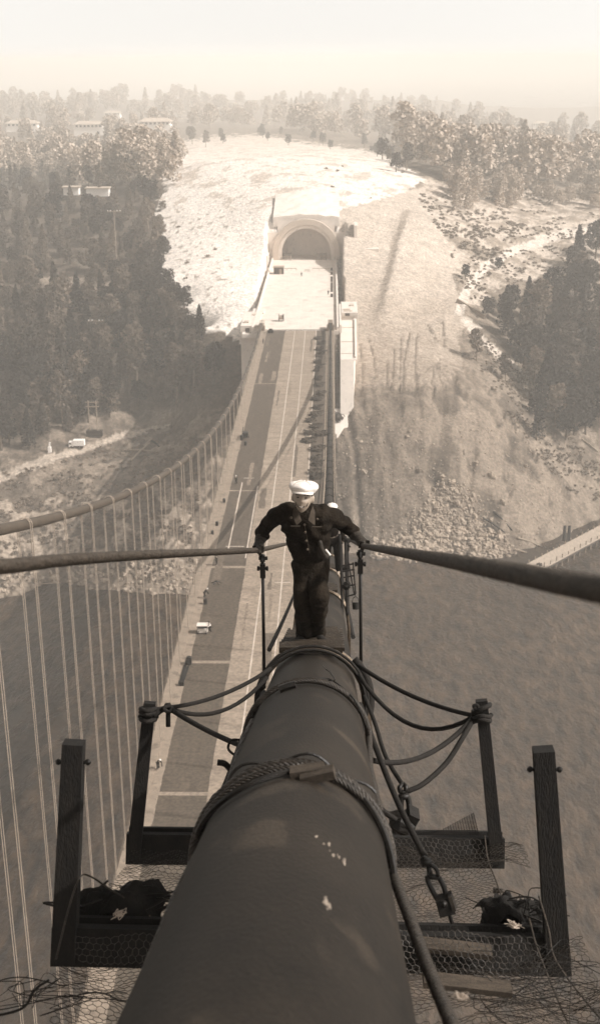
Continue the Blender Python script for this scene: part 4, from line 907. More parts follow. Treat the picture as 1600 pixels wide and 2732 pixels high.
# small workers ---------------------------------------------------
def worker(base, face, label, shirt, trou, hat, pose='stand', h=1.75, name='person'):
    base = np.array(base, float); s = h/1.75; f = np.array([math.sin(face), math.cos(face), 0]); r = np.array([f[1], -f[0], 0])
    e = empty(name, base, label, 'person')
    Q = lambda x, y, z: base+(r*x+f*y+np.array([0, 0, z]))*s
    lean = .35 if pose == 'bend' else (.08 if pose == 'push' else 0)
    P_, Ch, Nk, Hd = Q(0, 0, .93), Q(0, lean*.8, 1.33-lean*.35), Q(0, lean*1.1, 1.48-lean*.5), Q(0, lean*1.3+.02, 1.63-lean*.6)
    arms = {'stand': ((.24, .03, 1.10), (.26, .10, .85)), 'bend': ((.22, .5, .85), (.15, .62, .55)), 'push': ((.24, .15, 1.12), (.2, .42, 1.02))}[pose]
    vv = [P_, Ch, Nk, Hd, Q(.18, lean*.8, 1.40-lean*.35), Q(*arms[0]), Q(*arms[1]), Q(-.18, lean*.8, 1.40-lean*.35), Q(-arms[0][0], arms[0][1], arms[0][2]), Q(-arms[1][0], arms[1][1], arms[1][2]), Q(.09, 0, .88), Q(.12, .06, .48), Q(.12, .0, .06), Q(-.09, 0, .88), Q(-.13, .02, .48), Q(-.13, -.12, .06), Q(.13, .14, .03), Q(-.13, .02, .03)]
    ee = [(0, 1), (1, 2), (2, 3), (1, 4), (4, 5), (5, 6), (1, 7), (7, 8), (8, 9), (0, 10), (10, 11), (11, 12), (0, 13), (13, 14), (14, 15), (12, 16), (15, 17)]
    rr_ = [.12, .13, .055, .10, .06, .045, .035, .06, .045, .035, .085, .06, .045, .085, .06, .045, .04, .04]
    bake('body', skin('body', vv, ee, [x*s for x in rr_], 1), M['skin'], e)
    bake('shirt', skin('shirt', [vv[0], vv[1], vv[4], vv[5], vv[6]*.9+vv[5]*.1, vv[7], vv[8], vv[9]*.9+vv[8]*.1], [(0, 1), (1, 2), (2, 3), (3, 4), (1, 5), (5, 6), (6, 7)], [.16*s, .17*s, .08*s, .065*s, .055*s, .08*s, .065*s, .055*s], 1), M[shirt], e)
    bake('trousers', skin('trousers', [vv[0], vv[10], vv[11], vv[12], vv[13], vv[14], vv[15]], [(0, 1), (1, 2), (2, 3), (0, 4), (4, 5), (5, 6)], [.15*s, .11*s, .085*s, .07*s, .11*s, .085*s, .07*s], 1), M[trou], e)
    mb = MB(); mb.ball(Hd+np.array([0, 0, .06])*s, .125*s, 12, 8, (1.0, 1.1, .62)); mb.ball(Hd+f*.09*s+np.array([0, 0, .03])*s, .09*s, 10, 6, (1, 1, .18)); mb.build('cap', M[hat], e, smooth=True)
    return e
worker((.18, 26.2, cz(26.2)+.40), math.pi+.1, 'second workman hidden behind the first, only his white cap showing', 'jacket', 'trouser', 'cap', 'stand', 1.72)
for px_, py_, fc, lab, sh, ht, ps in [(578, 1508, 2.0, 'dark workman standing on the asphalt below the chalk lines', 'jacket', 'jacket', 'stand'), (630, 1292, .6, 'workman in dark clothes at the chalk lines highest on the asphalt', 'jacket', 'cap', 'stand'),
        (561, 1687, 4.3, 'workman in a white shirt beside the white topped cart', 'shirtw', 'jacket', 'push'), (422, 2053, 2.4, 'workman in a pale shirt at the deck edge behind the roped post', 'trouserpale', 'cap', 'bend'),
        (546, 1596, 1.2, 'crouching workman with a white cap near the left kerb', 'jacket', 'cap', 'bend'), (702, 918, 2.0, 'small dark workman near the far left kerb', 'jacket', 'jacket', 'stand'), (875, 787, 0.5, 'tiny workman on the bright approach road near the right parapet', 'jacket', 'jacket', 'stand'), (804, 738, 0.5, 'tiny workman in the middle of the bright approach road', 'jacket', 'jacket', 'stand')]:
    worker(at_z(px_, py_, .02), fc, lab, sh, 'trouser', ht, ps)

# ------------------------------------------------------------------ things on the deck
def bx(name, P, sz, m, label, cat, rz=0, group=None):
    mb = MB(); mb.box((P[0], P[1], P[2]+sz[2]/2), sz, Matrix.Rotation(rz, 3, 'Z')); return tag(mb.build(name, M[m]), label, cat, group)
p = at_z(541, 1688, .02); e = empty('handcart', p, 'small handcart with a white top and dark open side by the left kerb', 'cart')
mb = MB(); mb.box(p+np.array([0, 0, 1.25]), (1.55, 1.1, .10)); mb.build('top', M['woodbox'], e)
mb = MB(); mb.box(p+np.array([0, .1, .42]), (1.4, .9, .55)); mb.build('body', M['woodbox'], e)
mb = MB(); mb.box(p+np.array([0, .2, .95]), (1.3, .6, .5)); mb.build('engine', M['steel'], e)
for sx in (-1, 1):
    for sy in (-1, 1):
        q_ = p+np.array([sx*.55, sy*.40, .2]); mb = MB(); mb.tube([q_-np.array([.05, 0, 0]), q_+np.array([.05, 0, 0])], .2, 12); mb.build('wheel', M['steel'], e)
        mb = MB(); mb.beam(p+np.array([sx*.68, sy*.45, .6]), p+np.array([sx*.68, sy*.45, 1.25]), .06, .06, up=(0, 1, 0)); mb.build('top_post', M['steel'], e)
mb = MB(); mb.beam(p+np.array([.7, 0, .6]), p+np.array([1.5, -.1, .9]), .05, .05); mb.build('handle', M['steel'], e)
def barrel(P, lab, s=1.0, m='steel'):
    mb = MB(); P = np.array(P); mb.tube([P+np.array([0, 0, z])*s for z in (0, .03, .3, .45, .6, .87, .9)], [a*s for a in (.27, .29, .30, .31, .30, .29, .27)], 14); o = tag(mb.build('barrel', M[m], smooth=False), lab, 'barrel', 'barrels along the left kerb')
    mb = MB()
    for z in (.2, .7): mb.tube([P+np.array([0, 0, z])*s, P+np.array([0, 0, z+.05])*s], .315*s, 14)
    mb.build('hoop', M['rope'], o)
for px_, py_, lab, s_ in [(505, 1772, 'barrel at the upper end of the stacked dark planks', 1.2), (548, 1611, 'barrel nearest below the crouching workman', .9), (645, 1174, 'larger dark barrel by the kerb, beside the welding set', 1.2), (655, 1188, 'second dark barrel by the kerb close to the welding set', 1.0), (598, 1340, 'small barrel at the walkway below the highest chalk lines', .8), (579, 1402, 'small barrel on the walkway where the hand rope crosses it', .8), (567, 1426, 'lowest small barrel on the walkway above the crossing hand rope', .8)]: barrel(at_z(px_, py_, .02), lab, s_)
P = at_z(484, 1828, .02); Q = at_z(503, 1762, .02); e = empty('plank_stack', (P+Q)/2, 'long low stack of dark planks lying along the left kerb', 'plank stack')
for k in range(5): mb = MB(); mb.beam(P+np.array([.12*k-.3, 0, .06+.05*(k % 2)]), Q+np.array([.12*k-.3+random.uniform(-.1, .1), random.uniform(-2, 1), .06+.05*(k % 2)]), .14, .07); mb.build('plank', M['timber'], e)
mb = MB(); mb.box(P+np.array([0, 0, .25]), (.7, .5, .5)); mb.build('toolbox', M['steel'], e)
P = at_z(648, 1168, .02); e = empty('welding_set', P, 'dark boxy welding set with a raised arm at the left kerb far down the deck', 'machine'); mb = MB(); mb.box(P+np.array([.5, .3, .7]), (1.1, 1.5, .9)); mb.build('body', M['steel'], e); mb = MB(); mb.beam(P+np.array([-.2, 0, .2]), P+np.array([.1, .5, 2.2]), .12, .12); mb.build('arm', M['steel'], e)
for sx in (-.3, 1.0):
    mb = MB(); q_ = P+np.array([sx+.2, 0, .28]); mb.tube([q_, q_+np.array([.1, 0, 0])], .28, 12); mb.build('wheel', M['steel'], e)
P = at_z(578, 1556, .02); e = empty('tripod_tool', P, 'small dark spider-like tool lying on the asphalt below the pale cross line', 'tool')
for a in np.linspace(0, 5.2, 6): mb = MB(); mb.tube([P+np.array([0, 0, .35]), P+np.array([math.cos(a)*.8, math.sin(a)*.8, .03])], .05, 5); mb.build('leg', M['steel'], e)
mb = MB(); mb.ball(P+np.array([0, 0, .35]), .17, 8, 6); mb.build('head', M['steel'], e)
for px_, py_, nm, lab in [(750, 848, 'wire_reel', 'dark round cable reel on the bright deck end beside the left anchorage'), ]:
    P = at_z(px_, py_+8, .05); e = empty(nm, P, lab, 'reel')
    for dx in (-.7, .7): mb = MB(); mb.tube([P+np.array([dx-.08, 0, 1.1]), P+np.array([dx+.08, 0, 1.1])], 1.1, 18); mb.build('flange', M['timber'], e)
    mb = MB(); mb.tube([P+np.array([-.7, 0, 1.1]), P+np.array([.7, 0, 1.1])], .7, 16); mb.build('drum', M['hanger'], e)
P = at_z(722, 888, .02); e = empty('winch', P, 'small dark winch at the left side of the expansion joint', 'winch'); mb = MB(); mb.box(P+np.array([0, 0, .4]), (1.6, .9, .7)); mb.build('frame', M['steel'], e); mb = MB(); mb.tube([P+np.array([-.5, 0, .9]), P+np.array([.5, 0, .9])], .35, 12); mb.build('drum', M['steel'], e)
P = at_z(743, 732, .03); e = empty('site_shed', P, 'brown site shed at the left side of the bright approach road', 'shed'); mb = MB(); mb.box(P+np.array([0, 2, 1.2]), (3.6, 3.4, 2.4)); mb.build('walls', M['poledk'], e); mb = MB(); mb.box(P+np.array([0, 2, 2.5]), (4.0, 3.8, .2)); mb.build('roof', M['pole'], e); mb = MB(); mb.box(P+np.array([.7, .25, 1.0]), (.9, .1, 1.9)); mb.build('door', M['pole'], e)
for k, (px_, py_, lab) in enumerate([(763, 694, 'stack of timber falsework left of the tunnel mouth'), (857, 694, 'stack of timber falsework right of the tunnel mouth'), (765, 668, 'lattice of scaffolding just inside the tunnel mouth at left')]):
    P = at_z(px_, py_, .03); e = empty('falsework_stack', P, lab, 'timber stack', 'timber stacks by the tunnel')
    for j in range(5): mb = MB(); mb.box(P+np.array([0, j*.9, .25+.45*j]), (4.2, .35, .16), Matrix.Rotation(random.uniform(-.05, .05), 3, 'Z')); mb.build('timber', M['poledk'] if j % 2 else M['pole'], e)
    for sx in (-1.8, 0, 1.8): mb = MB(); mb.beam(P+np.array([sx, -.2, 0]), P+np.array([sx, 3.8, 2.6]), .16, .16); mb.build('prop', M['pole'], e)
e = empty('barrier', at_z(800, 722, 0), 'low pale barrier across the road before the tunnel', 'barrier')
for x0, x1, y_ in ((752, 790, 716), (833, 885, 716), (812, 826, 720)):
    A_ = at_z(x0, y_, .8); B_ = at_z(x1, y_, .8); mb = MB(); mb.beam(A_, B_, .12, .2); mb.build('rail', M['pole'], e)
    for t in np.linspace(0, 1, 4): q_ = A_+(B_-A_)*t; mb = MB(); mb.box((q_[0], q_[1], .4), (.12, .12, .8)); mb.build('post', M['pole'], e)
# drums on the right parapet line of the approach
for k, py_ in enumerate([722, 733, 745, 752, 762, 770, 778, 792]):
    P = at_z(884.5, py_, .02); mb = MB(); mb.tube([P, P+np.array([0, 0, .95])], .45, 10); mb.tube([P+np.array([0, 0, .95]), P+np.array([0, 0, 1.05])], .40, 10); tag(mb.build('steel_drum', M['heap']), 'dark drum in the row along the right edge of the approach road', 'drum', 'drums along the right edge of the approach')
# heaps of scrap along the right kerb
hp = [(848, 905), (856, 918), (850, 934), (858, 944), (850, 951), (846, 968), (852, 980), (843, 990), (849, 1012), (851, 1030), (855, 1052), (845, 1066), (846, 1090), (843, 1108), (829, 1124), (840, 1140), (822, 1158), (858, 1160), (823, 1178), (847, 1200), (842, 1225), (846, 1240), (838, 1262), (844, 1275)]
labs = ['far end of the row', 'middle of the row', 'near end of the row']
for k, (x, y) in enumerate(hp):
    P = at_z(x, y, .02); s_ = random.uniform(1.0, 1.45)*(1.3 if y > 1000 else 1.0); e = empty('scrap_heap', P, 'dark heap of scrap and rope by the right kerb, %s' % labs[min(2, int((y-880)/140))], 'scrap heap', 'scrap heaps along the right kerb')
    mb = MB(); mb.ball(P+np.array([0, 0, .12*s_]), s_*.62, 14, 9, (1.25, 1.3, .5), .3); mb.build('heap_body', M['heap'], e, smooth=False)
    mb = MB()
    for j in range(3): r_ = s_*random.uniform(.5, .8); c_ = P+np.array([random.uniform(-.3, .3), random.uniform(-.3, .3), .45+.12*j]); mb.tube([c_+np.array([math.cos(a)*r_*(1+.3*math.sin(a*3+j)), math.sin(a)*r_*1.2, .25*math.sin(a*2+j)]) for a in np.linspace(0, 2*math.pi, 18)], .07, 5)
    mb.build('rope_coil', M['heap'], e)
    if k % 3 == 0: mb = MB(); mb.beam(P+np.array([-1.4, -.3, .3]), P+np.array([1.5, .5, .8]), .12, .2); mb.build('plank', M['timberlight'], e)
P = hit(900, 1118); tangle(P+np.array([0, -1, .8]), 1.6, 24, 'heap', .12, 'cable_heap', 'black heap of tangled cable at the foot of the right anchorage face', 'cable heap', 6, (.8, 1.2, 1.0), 'heap')
P = hit(905, 1150); mb = MB(); mb.add([P+np.array(v_) for v_ in [(-2.0, 6, 5.2), (2.2, 6, 5.2), (2.6, 1.5, 2.0), (-.8, -2.2, -.6), (-2.0, -1, .2), (-2.0, 6, 1), (2.2, 6, 1), (2.6, 1.5, -2), (-.8, -2.2, -3), (-2.0, -1, -3)]], [(0, 1, 2, 3, 4), (9, 8, 7, 6, 5), (0, 5, 6, 1), (1, 6, 7, 2), (2, 7, 8, 3), (3, 8, 9, 4), (4, 9, 5, 0)]); tag(mb.build('ledge_slab', M['concrete']), 'pale pointed concrete slab below the cable heap', 'slab')
# deck edge railing
e = empty('edge_railing', (-20.6, 190, 0), 'thin steel railing along the outer left edge of the deck', 'railing')
mb = MB()
for z in (.62, 1.05): mb.tube([(-20.7, y, z) for y in (22, 100, 190, 280, 362)], .03, 5)
mb.build('rail', M['truss'], e)
mb = MB()
for i in range(85): mb.box((-20.7, 23+i*4.0, .6), (.06, .06, 1.0))
mb.build('post_row', M['truss'], e)

# ------------------------------------------------------------------ trees
def tree_mesh(h, w, kind, nq, seed, leaf):
    rg = np.random.default_rng(seed); pts = []
    if kind == 'cone':
        n_ = nq; t = rg.random(n_)**.75; ang = rg.random(n_)*6.283; lay = .5+.5*np.abs(np.sin(t*19+rg.random()*6)); R_ = (1-t)**.8*w/2*(.55+.45*lay)*(.8+.3*np.sin(ang*3+seed)); rr = R_*(.35+.65*np.sqrt(rg.random(n_)))
        z = h*(.14+.86*t)-rr*.25; pts = np.stack([np.cos(ang)*rr, np.sin(ang)*rr, z], -1)
    else:
        nl = 11; cs = []
        for i in range(nl):
            t = i/nl; a = i*2.4+seed; cs.append((math.cos(a)*w*.30*(1-.4*t)*rg.uniform(.5, 1.15), math.sin(a)*w*.30*(1-.4*t)*rg.uniform(.5, 1.15), h*(.34+.58*t), w*rg.uniform(.17, .27)))
        for c in cs:
            m_ = nq//nl; d = rg.normal(size=(m_, 3)); d /= np.linalg.norm(d, axis=1)[:, None]; pts.append(np.array(c[:3])+d*c[3]*(.45+.55*rg.random((m_, 1))**.5)*np.array([1, 1, .72]))
        pts = np.concatenate(pts)
    n_ = len(pts); a = rg.normal(size=(n_, 3)); a /= np.linalg.norm(a, axis=1)[:, None]; b_ = rg.normal(size=(n_, 3)); b_ -= a*(a*b_).sum(1)[:, None]; b_ /= np.linalg.norm(b_, axis=1)[:, None]
    s1 = leaf*rg.uniform(.6, 1.3, (n_, 1)); s2 = s1*rg.uniform(.45, .9, (n_, 1))
    vs = np.stack([pts-a*s1, pts-b_*s2, pts+a*s1, pts+b_*s2], 1).reshape(-1, 3); fs = np.arange(4*n_).reshape(-1, 4)
    return vs, fs
def np_obj(name, vs, fs, m, parent=None, loc=(0, 0, 0)):
    me = bpy.data.meshes.new(name); me.vertices.add(len(vs)); me.vertices.foreach_set('co', np.ascontiguousarray(vs, dtype=np.float32).ravel())
    me.loops.add(fs.size); me.loops.foreach_set('vertex_index', np.ascontiguousarray(fs, dtype=np.int32).ravel())
    me.polygons.add(len(fs)); me.polygons.foreach_set('loop_start', (np.arange(len(fs))*fs.shape[1]).astype(np.int32)); me.update(calc_edges=True); me.materials.append(m)
    o = bpy.data.objects.new(name, me); COL.objects.link(o)
    if parent is not None: o.parent = parent
    else: o.location = loc
    return o
protos = []
for k, (kind, h, w_, nq, lf, lm, bm_) in enumerate([('cone', 13, 6.5, 1000, .42, 'leafd', 'bark'), ('cone', 10.5, 5.5, 900, .38, 'leafm', 'bark'), ('round', 12, 8.0, 1250, .40, 'leafd', 'bark'), ('round', 14, 7.0, 1250, .38, 'leafm', 'barkpale'), ('round', 9, 6.5, 1000, .34, 'leafd', 'bark'), ('cone', 15, 6.0, 1100, .42, 'leafd', 'barkpale')]):
    vs, fs = tree_mesh(h, w_, kind, nq, 5+k*7, lf); e = empty('conifer_tree' if kind == 'cone' else 'leafy_tree', (0, 0, 0))
    np_obj('crown', vs, fs, M[lm], e)
    mb = MB(); mb.tube([(0, 0, -1.2), (.1, 0, h*.3), (.05*k-.1, .1, h*.62), (0, 0, h*.9)], [.30, .24, .15, .04], 7)
    for j in range(6): a = j*1.9+k; z = h*(.3+.09*j); mb.tube([(0, 0, z), (math.cos(a)*w_*.16, math.sin(a)*w_*.16, z+.8), (math.cos(a)*w_*.34, math.sin(a)*w_*.34, z+1.3)], [.10, .07, .03], 5)
    mb.build('trunk', M[bm_], e); protos.append((e, vs, fs, h)); e.location = (0, -400, -200)
first = [True]*len(protos); placed = []
def put_tree(P, k, s, label, group, sx=1.0):
    e = protos[k][0]
    if first[k]: o = e; first[k] = False
    else: o = copy_tree(e)
    o.location = (P[0], P[1], P[2]-.3); o.rotation_euler = (random.uniform(-.06, .06), random.uniform(-.06, .06), random.uniform(0, 6.28)); o.scale = (s*sx, s*sx, s); tag(o, label, 'tree', group); placed.append(P)
def scatter(poly, sp, n_, kinds, s, label, group, minw=.55, cat=None, sx=1.0):
    xs = [q[0] for q in poly]; ys_ = [q[1] for q in poly]; got = []; tries = 0
    while len(got) < n_ and tries < n_*30:
        tries += 1; x = random.uniform(min(xs), max(xs)); y = random.uniform(min(ys_), max(ys_))
        if not inpoly(np.array(x), np.array(y), poly): continue
        P = hit(x, y)
        if P is None: continue
        d_ = sp*(P[1]/430)**.6
        if any(abs(P[0]-g[0]) < d_ and abs(P[1]-g[1]) < d_*1.25 for g in got): continue
        got.append(P); k = random.choice(kinds); put_tree(P, k, random.uniform(s[0], s[1]), label, group, sx)
    return got
random.seed(21)
nearL = [(-40, 820), (130, 800), (260, 870), (300, 830), (440, 800), (500, 930), (560, 1000), (600, 1040), (520, 1090), (400, 1095), (290, 1110), (250, 1160), (140, 1180), (60, 1215), (-40, 1210)]
scatter(nearL, 4.2, 95, [0, 1, 2, 3, 4, 2, 3], (.7, 1.55), 'dark tree packed in the wood above the lower left dirt road', 'trees of the lower left wood')
scatter([(260, 790), (440, 690), (480, 800), (540, 900), (520, 960), (430, 880), (300, 860)], 5.0, 22, [2, 3, 4, 0], (.8, 1.1), 'dark tree at the ragged edge of the left wood against the pale cutting', 'trees along the cutting edge')
midL = [(-40, 480), (380, 480), (430, 560), (420, 700), (400, 740), (110, 735), (120, 800), (-40, 820)]
scatter(midL, 6.0, 95, [1, 3, 1, 3, 2], (.6, 1.45), 'tree of the hazy middle of the left wood above the small clearing', 'trees of the middle left wood')
nearR = [(1400, 790), (1450, 770), (1640, 640), (1640, 1150), (1540, 1190), (1470, 1180), (1420, 1130), (1400, 1030), (1360, 940), (1330, 850)]
scatter(nearR, 3.2, 60, [0, 2, 4, 3, 2], (1.0, 1.5), 'dark tree in the dense clump at the right edge of the photo', 'trees of the right clump', sx=1.1)
for x, y, k, s_, lab in [(1270, 962, 3, .85, 'slim pine with a bare trunk standing alone at the left of the right clump'), (1347, 1018, 3, .75, 'small bare-trunked pine on the slope below the slim pine'), (1300, 850, 2, .7, 'rounded tree beside the pale track wall on the right'), (1395, 1025, 1, .9, 'small pine hugging the left foot of the right clump'), (1240, 745, 4, .7, 'round bushy tree at the bend of the right road'), (1430, 1175, 5, 1.0, 'tall pine at the lowest tip of the right clump'), (1330, 720, 4, .6, 'dark bushy tree just below the right road')]:
    P = hit(x, y); 
    if P is not None: put_tree(P, k, s_, lab, None)
scatter([(480, 372), (700, 352), (980, 392), (1110, 462), (1060, 470), (960, 412), (700, 380), (500, 400)], 14, 26, [3, 4, 2], (.5, 1.1), 'small lone tree on the upper rim of the pale cutting', 'trees on the rim of the cutting')
# woods farther back: one mass
def mass(name, label, regs, m):
    VS = []; FS = []; o_ = 0
    for poly, n_, s0, s1, sp in regs:
        xs = [q[0] for q in poly]; ys_ = [q[1] for q in poly]; c_ = 0; tr = 0
        while c_ < n_ and tr < n_*8:
            tr += 1; x = random.uniform(min(xs), max(xs)); y = random.uniform(min(ys_), max(ys_))
            if not inpoly(np.array(x), np.array(y), poly): continue
            P = hit(x, y)
            if P is None: continue
            if any(abs(x-hx) < 52 and -6 < y-hy < 42 for hx, hy in ((60, 352), (238, 362), (415, 366), (300, 318), (1440, 345))): continue
            e_, v_, f_, h_ = random.choice(protos[2:5]+protos[2:5]+protos[:2]); s_ = random.uniform(s0, s1); a = random.uniform(0, 6.28); st = 1 if s_ < 1.6 else 2
            sel = f_[::st]; vv_ = v_[sel.ravel()].copy()
            cen = vv_.reshape(-1, 4, 3).mean(1, keepdims=True); vv_ = (cen+(vv_.reshape(-1, 4, 3)-cen)*(1.0 if st == 1 else 1.35)).reshape(-1, 3)
            q_ = np.stack([vv_[:, 0]*math.cos(a)-vv_[:, 1]*math.sin(a), vv_[:, 0]*math.sin(a)+vv_[:, 1]*math.cos(a), vv_[:, 2]], -1)*s_*np.array([1.15, 1.15, 1])
            VS.append(q_+np.array([P[0], P[1], P[2]-1])); FS.append(np.arange(len(q_)).reshape(-1, 4)+o_); o_ += len(q_); c_ += 1
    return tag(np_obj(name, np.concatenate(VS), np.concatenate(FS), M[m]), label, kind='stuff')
M['leaffar'] = mat('hazed_far_leaf', .34, .9, .2, .05, famp=.08)  # pale leaf colour puts distance haze into the far woods
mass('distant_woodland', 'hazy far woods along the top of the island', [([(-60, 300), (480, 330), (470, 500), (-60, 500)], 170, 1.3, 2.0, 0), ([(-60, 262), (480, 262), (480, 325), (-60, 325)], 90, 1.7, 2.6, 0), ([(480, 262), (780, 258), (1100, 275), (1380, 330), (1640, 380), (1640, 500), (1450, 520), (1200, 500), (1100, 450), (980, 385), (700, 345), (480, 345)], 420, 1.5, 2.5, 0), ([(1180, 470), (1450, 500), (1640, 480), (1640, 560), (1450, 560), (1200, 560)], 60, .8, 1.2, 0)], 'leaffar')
mass('left_undergrowth', 'low trees and brush filling the gaps of the left wood', [([(-60, 470), (440, 470), (430, 700), (480, 830), (560, 1000), (600, 1060), (250, 1130), (-60, 1200)], 330, .45, .8, 0)], 'leafm')
# brush on the open slopes
def brush(name, label, regs, m, leaf=.24):
    VS = []
    for poly, n_, r0, r1 in regs:
        xs = [q[0] for q in poly]; ys_ = [q[1] for q in poly]; c_ = 0; tr = 0
        while c_ < n_ and tr < n_*6:
            tr += 1; x = random.uniform(min(xs), max(xs)); y = random.uniform(min(ys_), max(ys_))
            if not inpoly(np.array(x), np.array(y), poly) or mnoise.noise((x*.02, y*.03, 4)) < -.08+random.uniform(-.2, .2): continue
            P = hit(x, y)
            if P is None or P[2] < -59.5: continue
            r_ = random.uniform(r0, r1); k_ = int(30+40*r_); d = RNG.normal(size=(k_, 3)); d /= np.linalg.norm(d, axis=1)[:, None]; d[:, 2] = np.abs(d[:, 2])*.7
            c0 = P+d*r_*(.4+.6*RNG.random((k_, 1))); a = RNG.normal(size=(k_, 3)); a /= np.linalg.norm(a, axis=1)[:, None]; b_ = np.cross(a, RNG.normal(size=(k_, 3))); b_ /= np.linalg.norm(b_, axis=1)[:, None]
            VS.append(np.stack([c0-a*leaf, c0-b_*leaf*.6, c0+a*leaf, c0+b_*leaf*.6], 1).reshape(-1, 3)); c_ += 1
    V_ = np.concatenate(VS); return tag(np_obj(name, V_, np.arange(len(V_)).reshape(-1, 4), M[m]), label, kind='stuff')
brush('slope_brush', 'scrubby bushes scattered on the open slopes beside the shore and tracks', [([(-40, 1270), (130, 1240), (330, 1170), (460, 1130), (560, 1120), (540, 1300), (500, 1560), (200, 1545), (-40, 1580)], 900, .3, 1.1), ([(1200, 620), (1640, 560), (1640, 700), (1400, 790), (1250, 800), (1200, 700)], 520, .3, 1.1), ([(1260, 870), (1400, 1010), (1500, 1150), (1640, 1250), (1640, 1380), (1500, 1300), (1360, 1120), (1260, 960)], 700, .2, .75), ([(420, 560), (600, 620), (560, 760), (440, 760)], 8, .8, 1.6), ([(1100, 500), (1500, 520), (1300, 700), (1180, 640)], 420, .4, 1.4), ([(850, 430), (1100, 450), (1050, 540), (850, 540)], 8, .6, 1.2)], 'shrub')
# rocks
def rock(P, r, rg):
    mb = MB(); vs = []; n_ = 7
    mb.ball(P, r, 7, 5, (rg.uniform(.8, 1.4), rg.uniform(.7, 1.1), rg.uniform(.5, .9)), .28, Matrix.Rotation(rg.uniform(0, 6), 3, (rg.random(), rg.random(), 1))); return mb
rg = random.Random(5); mb = MB(); k = 0
heap_poly = [(1195, 1280), (1245, 1300), (1275, 1370), (1330, 1440), (1375, 1492), (1270, 1502), (1100, 1500), (985, 1490), (1010, 1455), (1085, 1425), (1120, 1370), (1160, 1330)]
while k < 1700:
    x = rg.uniform(980, 1375); y = 1500-220*rg.random()**1.35
    if not inpoly(np.array(x+rg.gauss(0, 16)), np.array(y+rg.gauss(0, 12)), heap_poly): continue
    P = hit(x, y)
    if P is None: continue
    q_ = rock(P+np.array([0, 0, .15]), rg.uniform(.18, .5)*rg.choice((1, 1, 1, 1.5, 2.0))*(1.15 if y > 1420 else .9), rg); mb.add(q_.v, q_.f); k += 1
k = 0
while k < 700:
    x = rg.uniform(890, 1500); y = rg.uniform(1100, 1480); P = hit(x, y)
    if not inpoly(np.array(x), np.array(y), scree) or P is None: continue
    q_ = rock(P, rg.uniform(.12, .38), rg); mb.add(q_.v, q_.f); k += 1
k = 0
while k < 260:
    x = rg.uniform(-20, 560); y = rg.uniform(1440, 1600); P = hit(x, y)
    if P is None or P[2] > -55 or P[2] < -60.2: continue
    q_ = rock(P, rg.uniform(.3, 1.0), rg); mb.add(q_.v, q_.f); k += 1
tag(mb.build('rubble', M['rubble']), 'pale broken rubble tipped down to the water edge', kind='stuff')
bs = [(972, 1262, 1.0, 'block of pale rock with a dark split, alone above the workman shoulder'), (1118, 1258, 1.1, 'large rock in the upper middle of the scree'), (1310, 1272, 1.3, 'big dark-sided rock right of the rubble heap top'), (962, 1180, .7, 'small pale rock low on the scree near the main cable'), (1085, 1165, .7, 'rock beside another small rock high on the scree'), (1092, 1152, .6, 'upper of two small rocks high on the scree'), (1237, 1210, .8, 'dark upright rock standing on the scree'), (1180, 1275, .9, 'rock just above the rubble heap'), (1205, 1290, 1.0, 'rock at the crown of the rubble heap'), (1270, 1235, .8, 'rock by the long gully on the right of the scree'), (1160, 1362, 1.2, 'large pale rock on the left flank of the rubble heap'), (1215, 1345, 1.2, 'large pale rock in the heart of the rubble heap'), (1340, 1342, .9, 'whitish rock on the bare slope right of the heap'), (1025, 1182, .6, 'small rock left on the upper scree'), (1400, 1245, .8, 'rock far out on the right slope'), (1092, 1500, .9, 'white rock lying in the shallows'), (1108, 1499, .8, 'second white rock lying in the shallows beside the first'), (1355, 1488, 1.0, 'rock at the right tip of the rubble by the water')]
for x, y, r_, lab in bs:
    P = hit(x, y) if y < 1495 else at_z(x, y, -59.9)
    if P is None: P = at_z(x, y, -59.9)
    q_ = rock(P+np.array([0, 0, r_*.2]), r_, rg); tag(q_.build('boulder', M['rock']), lab, 'boulder', None)

# ------------------------------------------------------------------ small things on the island
def house(px_, py_, wd, label, st=1, rise=0):
    P = hit(px_, py_); 
    if P is None: return
    e = empty('house', P, label, 'house'); h = 5.2+rise; dp = 13
    mb = MB(); mb.box(P+np.array([0, dp/2, h/2-1]), (wd, dp, h+2)); mb.build('wall', M['white'], e)
    mb = MB(); mb.box(P+np.array([0, dp/2, h+1.5]), (wd*.93, dp-1, 3.0)); mb.build('upper_wall', M['white'], e)
    mb = MB(); z0 = h+3.0; a = wd/2+1.3; b_ = dp/2+1.3; c = P+np.array([0, dp/2, 0])
    mb.add([c+np.array(q_) for q_ in [(-a, -b_, z0), (a, -b_, z0), (a, b_, z0), (-a, b_, z0), (-a+6, 0, z0+3), (a-6, 0, z0+3)]], [(0, 1, 5, 4), (1, 2, 5), (2, 3, 4, 5), (3, 0, 4), (3, 2, 1, 0)]); mb.build('roof', M['roofing'], e)
    for j in range(7):
        x = -wd*.40+wd*.80*j/6; mb = MB(); mb.box(P+np.array([x, .35, h+1.5]), (wd*.065, .3, 1.9)); mb.build('window', M['dark'], e)
    mb = MB(); mb.box(P+np.array([wd*.32, -.1, h*.35]), (wd*.08, .25, 2.4)); mb.build('door', M['dark'], e)
    mb = MB(); mb.box(P+np.array([-wd*.2, dp*.6, z0+3]), (1.2, 1.2, 3.2)); mb.build('chimney', M['concdk'], e)
house(60, 352, 32, 'pale long house at the far left edge of the wooded ridge'); house(238, 362, 28, 'pale two storey house with a row of dark windows, second from the left', rise=2); house(415, 366, 28, 'pale tall house with a row of dark windows nearest the bare cutting', rise=5); house(300, 318, 22, 'pale low house higher up between the other ridge houses')
